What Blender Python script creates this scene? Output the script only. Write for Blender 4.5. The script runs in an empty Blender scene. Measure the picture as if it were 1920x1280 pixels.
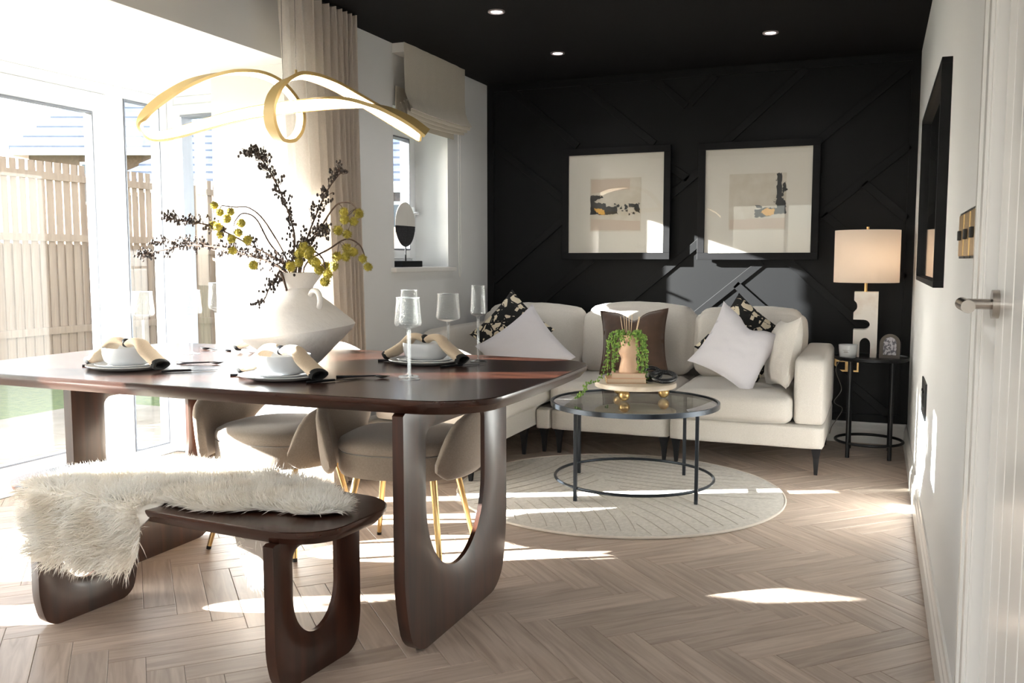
import bpy, bmesh, math, random
import numpy as np
from mathutils import Vector, Matrix, noise as mnoise
random.seed(7)
S = bpy.context.scene
COL = S.collection
PI = math.pi
# ------------------------------------------------------------------ camera
cam = bpy.data.cameras.new('camera'); camo = bpy.data.objects.new('camera', cam); COL.objects.link(camo)
cam.sensor_width = 36; cam.lens = 1688.24/1920*36; cam.clip_start = .05; cam.clip_end = 300
yaw, pitch = math.radians(22.062), math.radians(5.113)
camo.location = (0, 0, 1.148)
camo.rotation_euler = (math.radians(90)-pitch, 0, yaw)
S.camera = camo
# ------------------------------------------------------------------ world, sun, exposure
SUN_DIR = Vector((1, .50, -.345)).normalized()
w = bpy.data.worlds.new('sky'); S.world = w; w.use_nodes = True
nt = w.node_tree; nt.nodes.clear()
sk = nt.nodes.new('ShaderNodeTexSky'); sk.sky_type = 'NISHITA'; sk.sun_disc = False
sk.sun_elevation = math.radians(17); sk.sun_rotation = math.atan2(-SUN_DIR.x, -SUN_DIR.y)
sk.altitude = 100; sk.dust_density = 2.0
hs = nt.nodes.new('ShaderNodeHueSaturation'); hs.inputs['Saturation'].default_value = .35
bg = nt.nodes.new('ShaderNodeBackground'); bg.inputs['Strength'].default_value = .75
wo = nt.nodes.new('ShaderNodeOutputWorld')
nt.links.new(sk.outputs[0], hs.inputs['Color']); nt.links.new(hs.outputs[0], bg.inputs[0]); nt.links.new(bg.outputs[0], wo.inputs[0])
sl = bpy.data.lights.new('sun', 'SUN'); sl.energy = 62; sl.angle = math.radians(.6); sl.color = (1, .975, .94)
so = bpy.data.objects.new('sun', sl); COL.objects.link(so); so.location = (-9, -4, 7)
so.rotation_euler = SUN_DIR.to_track_quat('-Z', 'Y').to_euler()
vs = S.view_settings; vs.view_transform = 'Standard'; vs.look = 'None'; vs.gamma = 1; vs.use_curve_mapping = False
vs.exposure = 0.6
S.cycles.max_bounces = 10; S.cycles.diffuse_bounces = 5; S.cycles.transparent_max_bounces = 24
S.cycles.sample_clamp_indirect = 6

# ------------------------------------------------------------------ helpers
def lin(h):
    if isinstance(h, str):
        h = [int(h[i:i+2], 16)/255 for i in (0, 2, 4)]
        h = [c/12.92 if c <= .04045 else ((c+.055)/1.055)**2.4 for c in h]
    return (*h[:3], 1)
def mat(name, col, rough=.5, metal=0, col2=None, nscale=8, bump=None, spec=None, emit=None, estr=0, sheen=0, coat=0, sub=0, trans=0, mixlo=.35, mixhi=.65, dist=.01, stretch=None):
    m = bpy.data.materials.new(name); m.use_nodes = True
    n = m.node_tree.nodes; l = m.node_tree.links; b = n['Principled BSDF']
    b.inputs['Base Color'].default_value = lin(col); b.inputs['Roughness'].default_value = rough; b.inputs['Metallic'].default_value = metal
    if spec is not None: b.inputs['Specular IOR Level'].default_value = spec
    if sheen: b.inputs['Sheen Weight'].default_value = sheen; b.inputs['Sheen Roughness'].default_value = .4
    if coat: b.inputs['Coat Weight'].default_value = coat; b.inputs['Coat Roughness'].default_value = .15
    if emit is not None: b.inputs['Emission Color'].default_value = lin(emit); b.inputs['Emission Strength'].default_value = estr
    tc = None
    def coord():
        nonlocal tc
        if tc is None:
            tc = n.new('ShaderNodeTexCoord').outputs['Object']
            if stretch:
                mp = n.new('ShaderNodeMapping'); mp.inputs['Scale'].default_value = stretch; l.new(tc, mp.inputs[0]); tc = mp.outputs[0]
        return tc
    if col2 is not None:
        t = n.new('ShaderNodeTexNoise'); t.inputs['Scale'].default_value = nscale; t.inputs['Detail'].default_value = 6
        l.new(coord(), t.inputs['Vector'])
        r = n.new('ShaderNodeValToRGB'); r.color_ramp.elements[0].position = mixlo; r.color_ramp.elements[1].position = mixhi
        r.color_ramp.elements[0].color = lin(col); r.color_ramp.elements[1].color = lin(col2)
        l.new(t.outputs['Fac'], r.inputs[0]); l.new(r.outputs[0], b.inputs['Base Color'])
    if bump:
        t = n.new('ShaderNodeTexNoise'); t.inputs['Scale'].default_value = bump[0]; t.inputs['Detail'].default_value = 4
        l.new(coord(), t.inputs['Vector'])
        bp = n.new('ShaderNodeBump'); bp.inputs['Strength'].default_value = bump[1]; bp.inputs['Distance'].default_value = dist
        l.new(t.outputs['Fac'], bp.inputs['Height']); l.new(bp.outputs[0], b.inputs['Normal'])
    if trans:
        tr = n.new('ShaderNodeBsdfTranslucent'); tr.inputs[0].default_value = lin(col)
        mx = n.new('ShaderNodeMixShader'); mx.inputs[0].default_value = trans
        l.new(b.outputs[0], mx.inputs[1]); l.new(tr.outputs[0], mx.inputs[2]); l.new(mx.outputs[0], n['Material Output'].inputs[0])
    return m
def weave(name, col, col2, rough=.9, scale=900, bstr=.25, sheen=.3, trans=0):
    """woven cloth: two crossed fine waves give the threads"""
    m = mat(name, col, rough, sheen=sheen, trans=trans); n = m.node_tree.nodes; l = m.node_tree.links; b = n['Principled BSDF']
    tc = n.new('ShaderNodeTexCoord')
    t = n.new('ShaderNodeTexNoise'); t.inputs['Scale'].default_value = scale*.35; t.inputs['Detail'].default_value = 5
    t2 = n.new('ShaderNodeTexNoise'); t2.inputs['Scale'].default_value = 3; t2.inputs['Detail'].default_value = 3
    for x in (t, t2): l.new(tc.outputs['Object'], x.inputs['Vector'])
    mx = n.new('ShaderNodeMix'); mx.data_type = 'RGBA'
    mx.inputs['A'].default_value = lin(col); mx.inputs['B'].default_value = lin(col2)
    l.new(t.outputs['Fac'], mx.inputs['Factor'])
    l.new(mx.outputs['Result'], b.inputs['Base Color'])
    bp = n.new('ShaderNodeBump'); bp.inputs['Strength'].default_value = bstr; bp.inputs['Distance'].default_value = .002
    l.new(t.outputs['Fac'], bp.inputs['Height']); l.new(bp.outputs[0], b.inputs['Normal'])
    return m
def wood(name, c1, c2, rough=.35, axis='X', scale=1, coat=0, spec=.5):
    m = mat(name, c1, rough, coat=coat, spec=spec); n = m.node_tree.nodes; l = m.node_tree.links; b = n['Principled BSDF']
    tc = n.new('ShaderNodeTexCoord'); mp = n.new('ShaderNodeMapping')
    s = {'X': (1.2, 14, 14), 'Y': (14, 1.2, 14), 'Z': (14, 14, 1.2)}[axis]
    mp.inputs['Scale'].default_value = [v*scale for v in s]; l.new(tc.outputs['Object'], mp.inputs[0])
    t = n.new('ShaderNodeTexNoise'); t.inputs['Scale'].default_value = 1.3; t.inputs['Detail'].default_value = 8; t.inputs['Distortion'].default_value = .6
    l.new(mp.outputs[0], t.inputs['Vector'])
    r = n.new('ShaderNodeValToRGB'); r.color_ramp.elements[0].position = .3; r.color_ramp.elements[1].position = .72
    r.color_ramp.elements[0].color = lin(c1); r.color_ramp.elements[1].color = lin(c2)
    l.new(t.outputs['Fac'], r.inputs[0]); l.new(r.outputs[0], b.inputs['Base Color'])
    bp = n.new('ShaderNodeBump'); bp.inputs['Strength'].default_value = .12; bp.inputs['Distance'].default_value = .003
    l.new(t.outputs['Fac'], bp.inputs['Height']); l.new(bp.outputs[0], b.inputs['Normal'])
    return m
def glassy(name, tint=(.93, .96, .95), refl=.12, edge=.6, rough=.0, bump=None, body=0):
    """thin clear sheet: transparent with a sheen that grows towards grazing angles"""
    m = bpy.data.materials.new(name); m.use_nodes = True; n = m.node_tree.nodes; l = m.node_tree.links; n.clear()
    o = n.new('ShaderNodeOutputMaterial'); tr = n.new('ShaderNodeBsdfTransparent'); tr.inputs[0].default_value = (*tint, 1)
    g = n.new('ShaderNodeBsdfGlossy'); g.inputs['Roughness'].default_value = rough
    lw = n.new('ShaderNodeLayerWeight'); lw.inputs[0].default_value = edge
    mr = n.new('ShaderNodeMapRange'); mr.inputs['To Min'].default_value = refl*.35; mr.inputs['To Max'].default_value = min(1, refl*5)
    l.new(lw.outputs['Facing'], mr.inputs[0]); mx = n.new('ShaderNodeMixShader')
    p = n.new('ShaderNodeMath'); p.operation = 'POWER'; p.inputs[1].default_value = 2.2; l.new(lw.outputs['Facing'], p.inputs[0]); l.new(p.outputs[0], mr.inputs[0])
    l.new(mr.outputs[0], mx.inputs[0]); l.new(tr.outputs[0], mx.inputs[1]); l.new(g.outputs[0], mx.inputs[2])
    last = mx
    if bump:
        tc = n.new('ShaderNodeTexCoord'); v = n.new('ShaderNodeTexVoronoi'); v.inputs['Scale'].default_value = bump[0]
        l.new(tc.outputs['Object'], v.inputs['Vector']); bp = n.new('ShaderNodeBump'); bp.inputs['Strength'].default_value = bump[1]; bp.inputs['Distance'].default_value = .004
        l.new(v.outputs['Distance'], bp.inputs['Height']); l.new(bp.outputs[0], g.inputs['Normal']); l.new(bp.outputs[0], lw.inputs['Normal'])
    if body:
        d = n.new('ShaderNodeBsdfTranslucent'); d.inputs[0].default_value = (.9, .93, .93, 1); m2 = n.new('ShaderNodeMixShader'); m2.inputs[0].default_value = body
        l.new(mx.outputs[0], m2.inputs[1]); l.new(d.outputs[0], m2.inputs[2]); last = m2
    l.new(last.outputs[0], o.inputs[0]); return m

class MB:
    def __init__(s): s.v = []; s.f = []
    def add(s, vs, fs):
        o = len(s.v); s.v += [tuple(v) for v in vs]; s.f += [tuple(i+o for i in f) for f in fs]; return s
    def box(s, a, b):
        (x0, y0, z0), (x1, y1, z1) = a, b
        return s.add([(x0,y0,z0),(x1,y0,z0),(x1,y1,z0),(x0,y1,z0),(x0,y0,z1),(x1,y0,z1),(x1,y1,z1),(x0,y1,z1)],
                     [(0,3,2,1),(4,5,6,7),(0,1,5,4),(1,2,6,5),(2,3,7,6),(3,0,4,7)])
    def obox(s, c, ax, ay, az):
        c = Vector(c); ax, ay, az = Vector(ax), Vector(ay), Vector(az)
        v = [c+ax*i+ay*j+az*k for k in (-1, 1) for (i, j) in ((-1,-1),(1,-1),(1,1),(-1,1))]
        return s.add(v, [(0,3,2,1),(4,5,6,7),(0,1,5,4),(1,2,6,5),(2,3,7,6),(3,0,4,7)])
    def tube(s, pts, r, n=8, caps=True, closed=False):
        pts = [Vector(p) for p in pts]; N = len(pts); rs = r if isinstance(r, (list, tuple)) else [r]*N
        vs = []; prev = None
        for i, p in enumerate(pts):
            if closed: t = pts[(i+1) % N]-pts[i-1]
            else: t = pts[min(i+1, N-1)]-pts[max(i-1, 0)]
            t = t.normalized() if t.length > 1e-9 else Vector((0, 0, 1))
            if prev is None:
                u = t.orthogonal().normalized()
            else:
                u = prev-t*prev.dot(t); u = u.normalized() if u.length > 1e-6 else t.orthogonal().normalized()
            prev = u; w_ = t.cross(u)
            vs += [p+(u*math.cos(2*PI*k/n)+w_*math.sin(2*PI*k/n))*rs[i] for k in range(n)]
        fs = []
        for i in range(N if closed else N-1):
            for k in range(n):
                a = i*n+k; b = i*n+(k+1) % n; j = (i+1) % N
                fs.append((a, b, j*n+(k+1) % n, j*n+k))
        if caps and not closed: fs += [tuple(range(n-1, -1, -1)), tuple((N-1)*n+k for k in range(n))]
        return s.add(vs, fs)
    def lathe(s, prof, n=32, c=(0, 0, 0), sq=None):
        vs = []; fs = []; m = len(prof)
        for (r, z) in prof:
            for k in range(n):
                a = 2*PI*k/n; x, y = math.cos(a), math.sin(a)
                vs.append((c[0]+r*x, c[1]+r*y, c[2]+z))
        for i in range(m-1):
            for k in range(n):
                fs.append((i*n+k, i*n+(k+1) % n, (i+1)*n+(k+1) % n, (i+1)*n+k))
        if prof[0][0] > 1e-5: fs.append(tuple(range(n-1, -1, -1)))
        if prof[-1][0] > 1e-5: fs.append(tuple((m-1)*n+k for k in range(n)))
        return s.add(vs, fs)
    def rings(s, rings, cap0=True, cap1=True):
        n = len(rings[0]); vs = [p for r in rings for p in r]; fs = []
        for i in range(len(rings)-1):
            for k in range(n): fs.append((i*n+k, i*n+(k+1) % n, (i+1)*n+(k+1) % n, (i+1)*n+k))
        if cap0: fs.append(tuple(range(n-1, -1, -1)))
        if cap1: fs.append(tuple((len(rings)-1)*n+k for k in range(n)))
        return s.add(vs, fs)
    def grid(s, P, closeu=False, closev=False):
        nu, nv = len(P), len(P[0]); vs = [p for r in P for p in r]; fs = []
        for i in range(nu if closeu else nu-1):
            for j in range(nv if closev else nv-1):
                fs.append((i*nv+j, ((i+1) % nu)*nv+j, ((i+1) % nu)*nv+(j+1) % nv, i*nv+(j+1) % nv))
        return s.add(vs, fs)
    def sphere(s, c, r, n=10, m=6, sc=(1, 1, 1)):
        return s.rings([[(c[0]+r*sc[0]*math.sin(PI*(i+.001)/(m+.002))*math.cos(2*PI*k/n), c[1]+r*sc[1]*math.sin(PI*(i+.001)/(m+.002))*math.sin(2*PI*k/n), c[2]-r*sc[2]*math.cos(PI*(i+.001)/(m+.002))) for k in range(n)] for i in range(m+1)])
    def mesh(s, name, smooth=False, bevel=0, merge=False):
        me = bpy.data.meshes.new(name); me.from_pydata([tuple(v) for v in s.v], [], s.f); me.update()
        b = bmesh.new(); b.from_mesh(me)
        if merge: bmesh.ops.remove_doubles(b, verts=b.verts, dist=1e-5)
        bmesh.ops.recalc_face_normals(b, faces=b.faces)
        if bevel:
            es = [e for e in b.edges if len(e.link_faces) == 2 and e.calc_face_angle(0) > .6]
            bmesh.ops.bevel(b, geom=es, offset=bevel, segments=2, profile=.5, affect='EDGES', clamp_overlap=True)
        b.to_mesh(me); b.free()
        if smooth:
            me.polygons.foreach_set('use_smooth', [True]*len(me.polygons))
            if smooth != 'full': me.set_sharp_from_angle(angle=math.radians(40 if not isinstance(smooth, (int, float)) or smooth is True or smooth is False else smooth))
        return me
    def build(s, name, m, parent=None, smooth=False, bevel=0, loc=(0, 0, 0), rot=(0, 0, 0), label=None, kind=None, merge=False):
        me = s.mesh(name, smooth, bevel, merge); me.materials.append(m)
        o = bpy.data.objects.new(name, me); COL.objects.link(o); o.location = loc; o.rotation_euler = rot
        if parent is not None: o.parent = parent
        if label: o['label'] = label
        if kind: o['kind'] = kind
        return o
def tag(o, label, cat, group=None):
    o['label'] = label; o['category'] = cat
    if group: o['group'] = group
    return o
def thing(name, label, cat, loc=(0, 0, 0), rz=0, group=None):
    o = bpy.data.objects.new(name, None); COL.objects.link(o); o.location = loc; o.rotation_euler = (0, 0, rz); o.empty_display_size = .05
    return tag(o, label, cat, group)
def struct(o): o['kind'] = 'structure'; return o
def children(o): return [c for c in bpy.data.objects if c.parent == o]
def dup(root, loc, rz, label, group=None, name=None):
    r = root.copy(); COL.objects.link(r); r.location = loc; r.rotation_euler = (0, 0, rz); r['label'] = label
    if group: r['group'] = group
    for ch in children(root):
        c = ch.copy(); COL.objects.link(c); c.parent = r
        for g in children(ch):
            d = g.copy(); COL.objects.link(d); d.parent = c
    return r
def smoothpath(pts, k=6, closed=False):
    pts = [Vector(p) for p in pts]; N = len(pts); out = []
    for i in range(N if closed else N-1):
        if closed: a, b, c, d = pts[i-1], pts[i], pts[(i+1) % N], pts[(i+2) % N]
        else: a, b, c, d = pts[max(i-1, 0)], pts[i], pts[i+1], pts[min(i+2, N-1)]
        for j in range(k):
            t = j/k
            out.append(.5*((2*b)+(c-a)*t+(2*a-5*b+4*c-d)*t*t+(3*b-a-3*c+d)*t**3))
    if not closed: out.append(pts[-1])
    return out
def nz(x, y, z, s=1): return mnoise.noise(Vector((x*s, y*s, z*s)))
def softbox(sx, sy, sz, r=.04, bulge=(0, 0, 0), n=14, wr=.0, seed=0, m=None, name='cushion', parent=None, loc=(0, 0, 0), rot=(0, 0, 0), label=None, shape=None):
    """upholstered block: rounded box whose faces swell; wr = wrinkle height"""
    b = bmesh.new(); bmesh.ops.create_cube(b, size=2); bmesh.ops.subdivide_edges(b, edges=b.edges[:], cuts=n, use_grid_fill=True)
    h = Vector((sx/2, sy/2, sz/2))
    for v in b.verts:
        q = v.co.copy(); u = Vector([math.copysign(abs(c)**.85, c) for c in q])
        p = Vector((u.x*h.x, u.y*h.y, u.z*h.z)); inner = Vector([max(-h[i]+r, min(h[i]-r, p[i])) for i in range(3)])
        d = p-inner
        if d.length > 1e-7:
            p = inner+d.normalized()*r if max(abs(q.x), abs(q.y), abs(q.z)) > .999 else p
        f = [(1-u.y**2)*(1-u.z**2), (1-u.x**2)*(1-u.z**2), (1-u.x**2)*(1-u.y**2)]
        for i in range(3):
            if abs(q[i]) > .999: p[i] += math.copysign(bulge[i]*f[i]**.7, q[i])
        if wr:
            k = nz(p.x+seed, p.y, p.z, 5)*wr + nz(p.x*1.5+seed, p.y, p.z*.6, 14)*wr*.5
            p += q.normalized()*k
        if shape: p = Vector(shape(p, u))
        v.co = p
    me = bpy.data.meshes.new(name); b.to_mesh(me); b.free(); me.materials.append(m)
    me.polygons.foreach_set('use_smooth', [True]*len(me.polygons))
    o = bpy.data.objects.new(name, me); COL.objects.link(o); o.location = loc; o.rotation_euler = rot
    if parent is not None: o.parent = parent
    if label: o['label'] = label
    return o
def pillow(wd, ht, th, m, name, parent, n=22, pinch=.10, seed=0, wr=.006, dent=0, pipe=None):
    """square scatter cushion in its own XZ plane, pinched corners"""
    F, Bk = [], []
    for i in range(n+1):
        r1, r2 = [], []
        for j in range(n+1):
            u = -1+2*i/n; v = -1+2*j/n
            x = u*wd/2*(1-pinch*(1-v*v)**1.0*abs(u)); z = v*ht/2*(1-pinch*(1-u*u)*abs(v))
            e = max(0, (1-abs(u)**2.6)*(1-abs(v)**2.6)); t = th/2*e**.5
            t *= 1+.12*nz(x+seed, z, 1.3, 6)
            k = wr*nz(x*1.7+seed, z*1.7, seed, 16)*(1 if e > .01 else .3)
            dz = -dent*math.exp(-(u/.28)**2)*max(0, v)**2
            r1.append((x, -(t+k), z+dz)); r2.append((x, t-k*.5, z+dz))
        F.append(r1); Bk.append(r2)
    mb = MB(); mb.grid(F); mb.grid(Bk)
    o = mb.build(name, m, parent, smooth='full', merge=True)
    if pipe:
        e = [F[i][0] for i in range(n)]+[F[n][j] for j in range(n)]+[F[i][n] for i in range(n, 0, -1)]+[F[0][j] for j in range(n, 0, -1)]
        MB().tube(e, .005, 6, closed=True).build('piping', pipe, parent, smooth=True)
    return o
def outline(hx, hy, r, bulge=0, n=14):
    """rounded rectangle whose sides swell by bulge"""
    P = []
    for (cx, cy, a0) in ((hx-r, hy-r, 0), (-hx+r, hy-r, 90), (-hx+r, -hy+r, 180), (hx-r, -hy+r, 270)):
        for k in range(n+1):
            a = math.radians(a0+90*k/n); P.append([cx+r*math.cos(a), cy+r*math.sin(a)])
    Q = []
    for i, p in enumerate(P):                       # extra points on the straights
        q = P[(i+1) % len(P)]; Q.append(p)
        if math.dist(p, q) > .25:
            for k in range(1, 12): Q.append([p[0]+(q[0]-p[0])*k/12, p[1]+(q[1]-p[1])*k/12])
    return [(x+math.copysign(bulge*max(0, 1-(y/hy)**2)*(abs(x)/hx)**4, x), y+math.copysign(bulge*1.3*max(0, 1-(x/hx)**2)*(abs(y)/hy)**4, y)) for x, y in Q]

# ------------------------------------------------------------------ materials
M = {}
M['white_wall'] = mat('warm_white_paint', 'd8d9d9', .7, bump=(220, .05), dist=.002)
M['white_ceiling'] = mat('white_ceiling_paint', 'd6d7d5', .8)
M['black_paint'] = mat('black_satin_paint', '08090b', .5, bump=(90, .03), dist=.001, spec=.22)
M['black_ceil'] = mat('black_ceiling_paint', '0d0c0d', .8, spec=.15)
M['white_gloss'] = mat('white_gloss_paint', 'e6e5e2', .22, spec=.5)
M['upvc'] = mat('white_upvc', 'd9dbdd', .3)
M['seal'] = mat('grey_gasket', '5c6068', .6)
M['pane'] = glassy('window_pane_glass', (.97, .985, .98), .05, .5)
M['walnut'] = wood('dark_walnut_x', '21110c', '45261a', .27, 'X', coat=.25)
M['walnut_z'] = wood('dark_walnut_z', '22120c', '4a291b', .3, 'Z', coat=.2)
M['boucle'] = weave('cream_woven_upholstery', 'dbd6cf', 'bdb7af', scale=700, bstr=.5)
M['greige'] = weave('greige_velvet_upholstery', 'a4978a', '85796d', scale=500, bstr=.25, sheen=.5)
M['brown_velvet'] = mat('brown_velvet', '3b2a20', .75, col2='59402f', nscale=5, sheen=.9, bump=(30, .15))
M['white_cotton'] = weave('white_cotton', 'dedbe0', 'cfccd1', scale=1200, bstr=.15)
M['linen'] = weave('beige_linen_curtain', 'e2dbd3', 'c3b9af', scale=420, bstr=.5, trans=.35)
M['blind'] = weave('oatmeal_blind_linen', 'cfc8ba', 'b5ad9f', scale=500, bstr=.3, trans=.12)
M['gold'] = mat('brushed_brass', 'd2b079', .3, 1)
M['satin_gold'] = mat('champagne_gold_aluminium', 'c9ae74', .5, .12)
M['black_metal'] = mat('black_powder_coat', '16171a', .4, .3)
M['grey_metal'] = mat('gunmetal_frame', '2b3036', .35, .7)
M['nickel'] = mat('satin_nickel', 'b4ada6', .25, 1)
M['led'] = mat('led_diffuser', 'fff3e0', .6, emit=(1, .84, .62), estr=7)
M['ceramic'] = mat('white_glazed_ceramic', 'dcdfe2', .12, coat=.4)
M['matt_white'] = mat('matt_white_plaster', 'e8e4e1', .75, bump=(34, .5), dist=.006)
M['stoneglass'] = glassy('seeded_drinking_glass', (.96, .97, .97), .085, .35, .03, bump=(160, .6), body=.006)
M['clearglass'] = glassy('clear_stem_glass', (.9, .92, .93), .2, .5, .02, body=.05)
M['smokeglass'] = glassy('coffee_table_glass', (.80, .83, .82), .17, .45)
M['picglass'] = glassy('picture_glass', (.99, .99, .99), .07, .5)
M['mirror'] = mat('mirror_silver', 'cfd2d4', .03, 1)
M['napkin'] = weave('beige_linen_napkin', 'dcc9b0', 'c0ab90', scale=900, bstr=.3)
M['black_cloth'] = mat('black_hem', '101112', .8)
M['cutlery'] = mat('matt_black_cutlery', '1b1c20', .32, .6)
M['fleece'] = mat('sheepskin_fleece', 'fcfaf5', .9, sheen=.5, trans=.25, col2='f4ecdf', nscale=9)
M['hide'] = mat('grey_suede_hide', 'b4aba4', .95)
M['fleece_base'] = mat('fleece_underwool', 'f6f0e6', .95)

# ------------------------------------------------------------------ room shell
XR, XL, YF, CEIL = .2, -2.645, 6.06, 2.4
YB = -3.2
BX, BY0, BY1, HZ = -3.895, 1.14, 4.22, 2.10       # bay front, ends, head height
OY0, OY1 = 1.64, 3.72                               # opening in the left wall
WY0, WY1, WZ0, WZ1 = 4.68, 5.40, 1.11, 2.05      # small window opening
TH = .30
wl = MB()
wl.box((XL-TH, YB, 0), (XL, OY0, CEIL))
wl.box((XL-TH, OY0, HZ), (XL, OY1, CEIL))
wl.box((XL-TH, OY1, 0), (XL, WY0, CEIL))
wl.box((XL-TH, WY0, 0), (XL, WY1, WZ0-.03)); wl.box((XL-TH, WY0, WZ1), (XL, WY1, CEIL))
wl.box((XL-TH, WY1, 0), (XL, YF+.1, CEIL))
# plastered nibs that narrow the bay mouth, slightly thicker than the wall
wl.box((XL-.50, OY1, 0), (XL-TH, OY1+.12, HZ)); wl.box((XL-.50, OY0-.12, 0), (XL-TH, OY0, HZ))
struct(wl.build('wall_left', M['white_wall']))
wf = MB().box((XL-TH, YF, .135), (XR+.1, YF+.1, CEIL)); wf = struct(wf.build('wall_far', M['black_paint']))
DY0, DY1, DZ = .98, 1.88, 2.02                     # door opening in the right wall
wr_ = MB(); wr_.box((XR, DY1, 0), (XR+.12, YF+.1, CEIL)); wr_.box((XR, YB, 0), (XR+.12, DY0, CEIL)); wr_.box((XR, DY0, DZ), (XR+.12, DY1, CEIL))
struct(wr_.build('wall_right', M['white_wall']))
wb = MB(); BW0, BW1, BWZ0, BWZ1 = -2.3, -.5, 1.0, 2.1  # back wall, with an opening for the added fill window
wb.box((XL-TH, YB-.15, 0), (BW0, YB, CEIL)); wb.box((BW1, YB-.15, 0), (XR+.12, YB, CEIL)); wb.box((BW0, YB-.15, 0), (BW1, YB, BWZ0)); wb.box((BW0, YB-.15, BWZ1), (BW1, YB, CEIL))
struct(wb.build('wall_back', M['white_wall']))
DLX = [(-1.825, 4.294), (-.592, 5.247), (-1.839, 5.272)]
ce = MB(); ce.box((XL-TH, .9, CEIL), (XR+.12, YF+.1, CEIL+.12)); ceo = struct(ce.build('ceiling', M['black_ceil']))
c2 = MB().box((XL-TH, YB-.15, CEIL), (XR+.12, .9, CEIL+.12)); kitchen_ceiling = struct(c2.build('ceiling_kitchen', M['white_ceiling']))
# bay: ceiling and glazed frames
bc = MB().box((BX-.08, BY0-.08, HZ), (XL-TH, BY1+.08, HZ+.12))
struct(bc.build('ceiling_bay', M['white_ceiling']))
struct(MB().box((BX-.08, BY0-.08, HZ+.121), (XL-TH-.001, BY1+.08, HZ+.16)).build('wall_bay_fascia', M['white_wall']))

def frame_x(mb, x0, x1, y0, y1, z0, z1, t):        # rectangular frame lying in a plane of constant x
    mb.box((x0, y0, z0), (x1, y0+t, z1)); mb.box((x0, y1-t, z0), (x1, y1, z1)); mb.box((x0, y0+t, z0), (x1, y1-t, z0+t)); mb.box((x0, y0+t, z1-t), (x1, y1-t, z1))
def frame_y(mb, y0, y1, x0, x1, z0, z1, t):
    mb.box((x0, y0, z0), (x0+t, y1, z1)); mb.box((x1-t, y0, z0), (x1, y1, z1)); mb.box((x0+t, y0, z0), (x1-t, y1, z0+t)); mb.box((x0+t, y0, z1-t), (x1-t, y1, z1))
# patio doors (two leaves) + sidelights in the bay front, side windows at both ends
dA0, dA1 = 1.53, 3.83
door1 = thing('patio_door', 'x', 'door'); del door1['label'], door1['category']; door1['kind'] = 'structure'; door1.name = 'door_1'
fr = MB(); frame_x(fr, BX-.07, BX, dA0, dA1, .0, HZ, .06); fr.build('door_frame', M['upvc'], door1, bevel=.006)
mid = (dA0+dA1)/2
for (a, b) in ((dA0+.06, mid), (mid, dA1-.06)):
    lf = MB(); frame_x(lf, BX-.05, BX+.012, a+.004, b-.004, .05, HZ-.062, .105); lfo = lf.build('door_leaf', M['upvc'], door1, bevel=.006)
    gk = MB(); frame_x(gk, BX-.03, BX+.016, a+.106, b-.106, .152, HZ-.164, .009); gk.build('gasket', M['seal'], lfo)
    MB().box((BX-.022, a+.11, .156), (BX-.018, b-.11, HZ-.168)).build('pane', M['pane'], lfo)
hd = MB(); hd.box((BX+.012, mid+.03, .95), (BX+.024, mid+.065, 1.17)); hd.tube([(BX+.02, mid+.047, 1.12), (BX+.06, mid+.047, 1.12), (BX+.06, mid+.15, 1.115)], .008)
hd.build('door_handle', M['nickel'], door1, smooth=True)
def win_x(name, y0, y1):
    e = thing(name, 'x', 'w'); del e['label'], e['category']; e['kind'] = 'structure'
    f = MB(); frame_x(f, BX-.07, BX, y0, y1, .0, HZ, .062); f.build('window_frame', M['upvc'], e, bevel=.006)
    g = MB(); frame_x(g, BX-.04, BX+.004, y0+.062, y1-.062, .062, HZ-.062, .008); g.build('gasket', M['seal'], e)
    MB().box((BX-.03, y0+.065, .065), (BX-.026, y1-.065, HZ-.065)).build('pane', M['pane'], e)
win_x('window_1', dA1, BY1); win_x('window_2', BY0, dA0)
def win_y(name, yin, yout, x0, x1, sash=False):
    e = thing(name, 'x', 'w'); del e['label'], e['category']; e['kind'] = 'structure'
    a, b = min(yin, yout), max(yin, yout)
    f = MB(); frame_y(f, a, b, x0, x1, .0, HZ, .05); f.build('window_frame', M['upvc'], e, bevel=.006)
    s = MB(); frame_y(s, a-.012 if yin < yout else a, b if yin < yout else b+.012, x0+.05, x1-.05, .05, HZ-.05, .06); so_ = s.build('sash', M['upvc'], e, bevel=.006)
    g = MB(); frame_y(g, a-.016 if yin < yout else a, b if yin < yout else b+.016, x0+.11, x1-.11, .11, HZ-.11, .012); g.build('gasket', M['seal'], so_)
    ym = (a+b)/2; MB().box((x0+.12, ym-.002, .12), (x1-.12, ym+.002, HZ-.12)).build('pane', M['pane'], so_)
win_y('window_3', BY1, BY1+.07, BX+.0, XL-.5); win_y('window_4', BY0, BY0-.07, BX+.0, XL-.5)
struct(MB().box((BX-.07, BY1, 0), (BX, BY1+.07, HZ)).box((BX-.07, BY0-.07, 0), (BX, BY0, HZ)).build('trim_1', M['upvc']))
struct(MB().box((BX-.02, BY1-.001, HZ-.001), (XL-.5, BY1+.07, HZ-.0005)).build('trim_2', M['upvc']))
# return walls between nib and side window
struct(MB().box((XL-.50, OY1+.12, 0), (XL-TH, BY1+.07, HZ)).box((XL-.50, BY0-.07, 0), (XL-TH, OY0-.12, HZ)).build('wall_bay_return', M['white_wall']))

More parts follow.
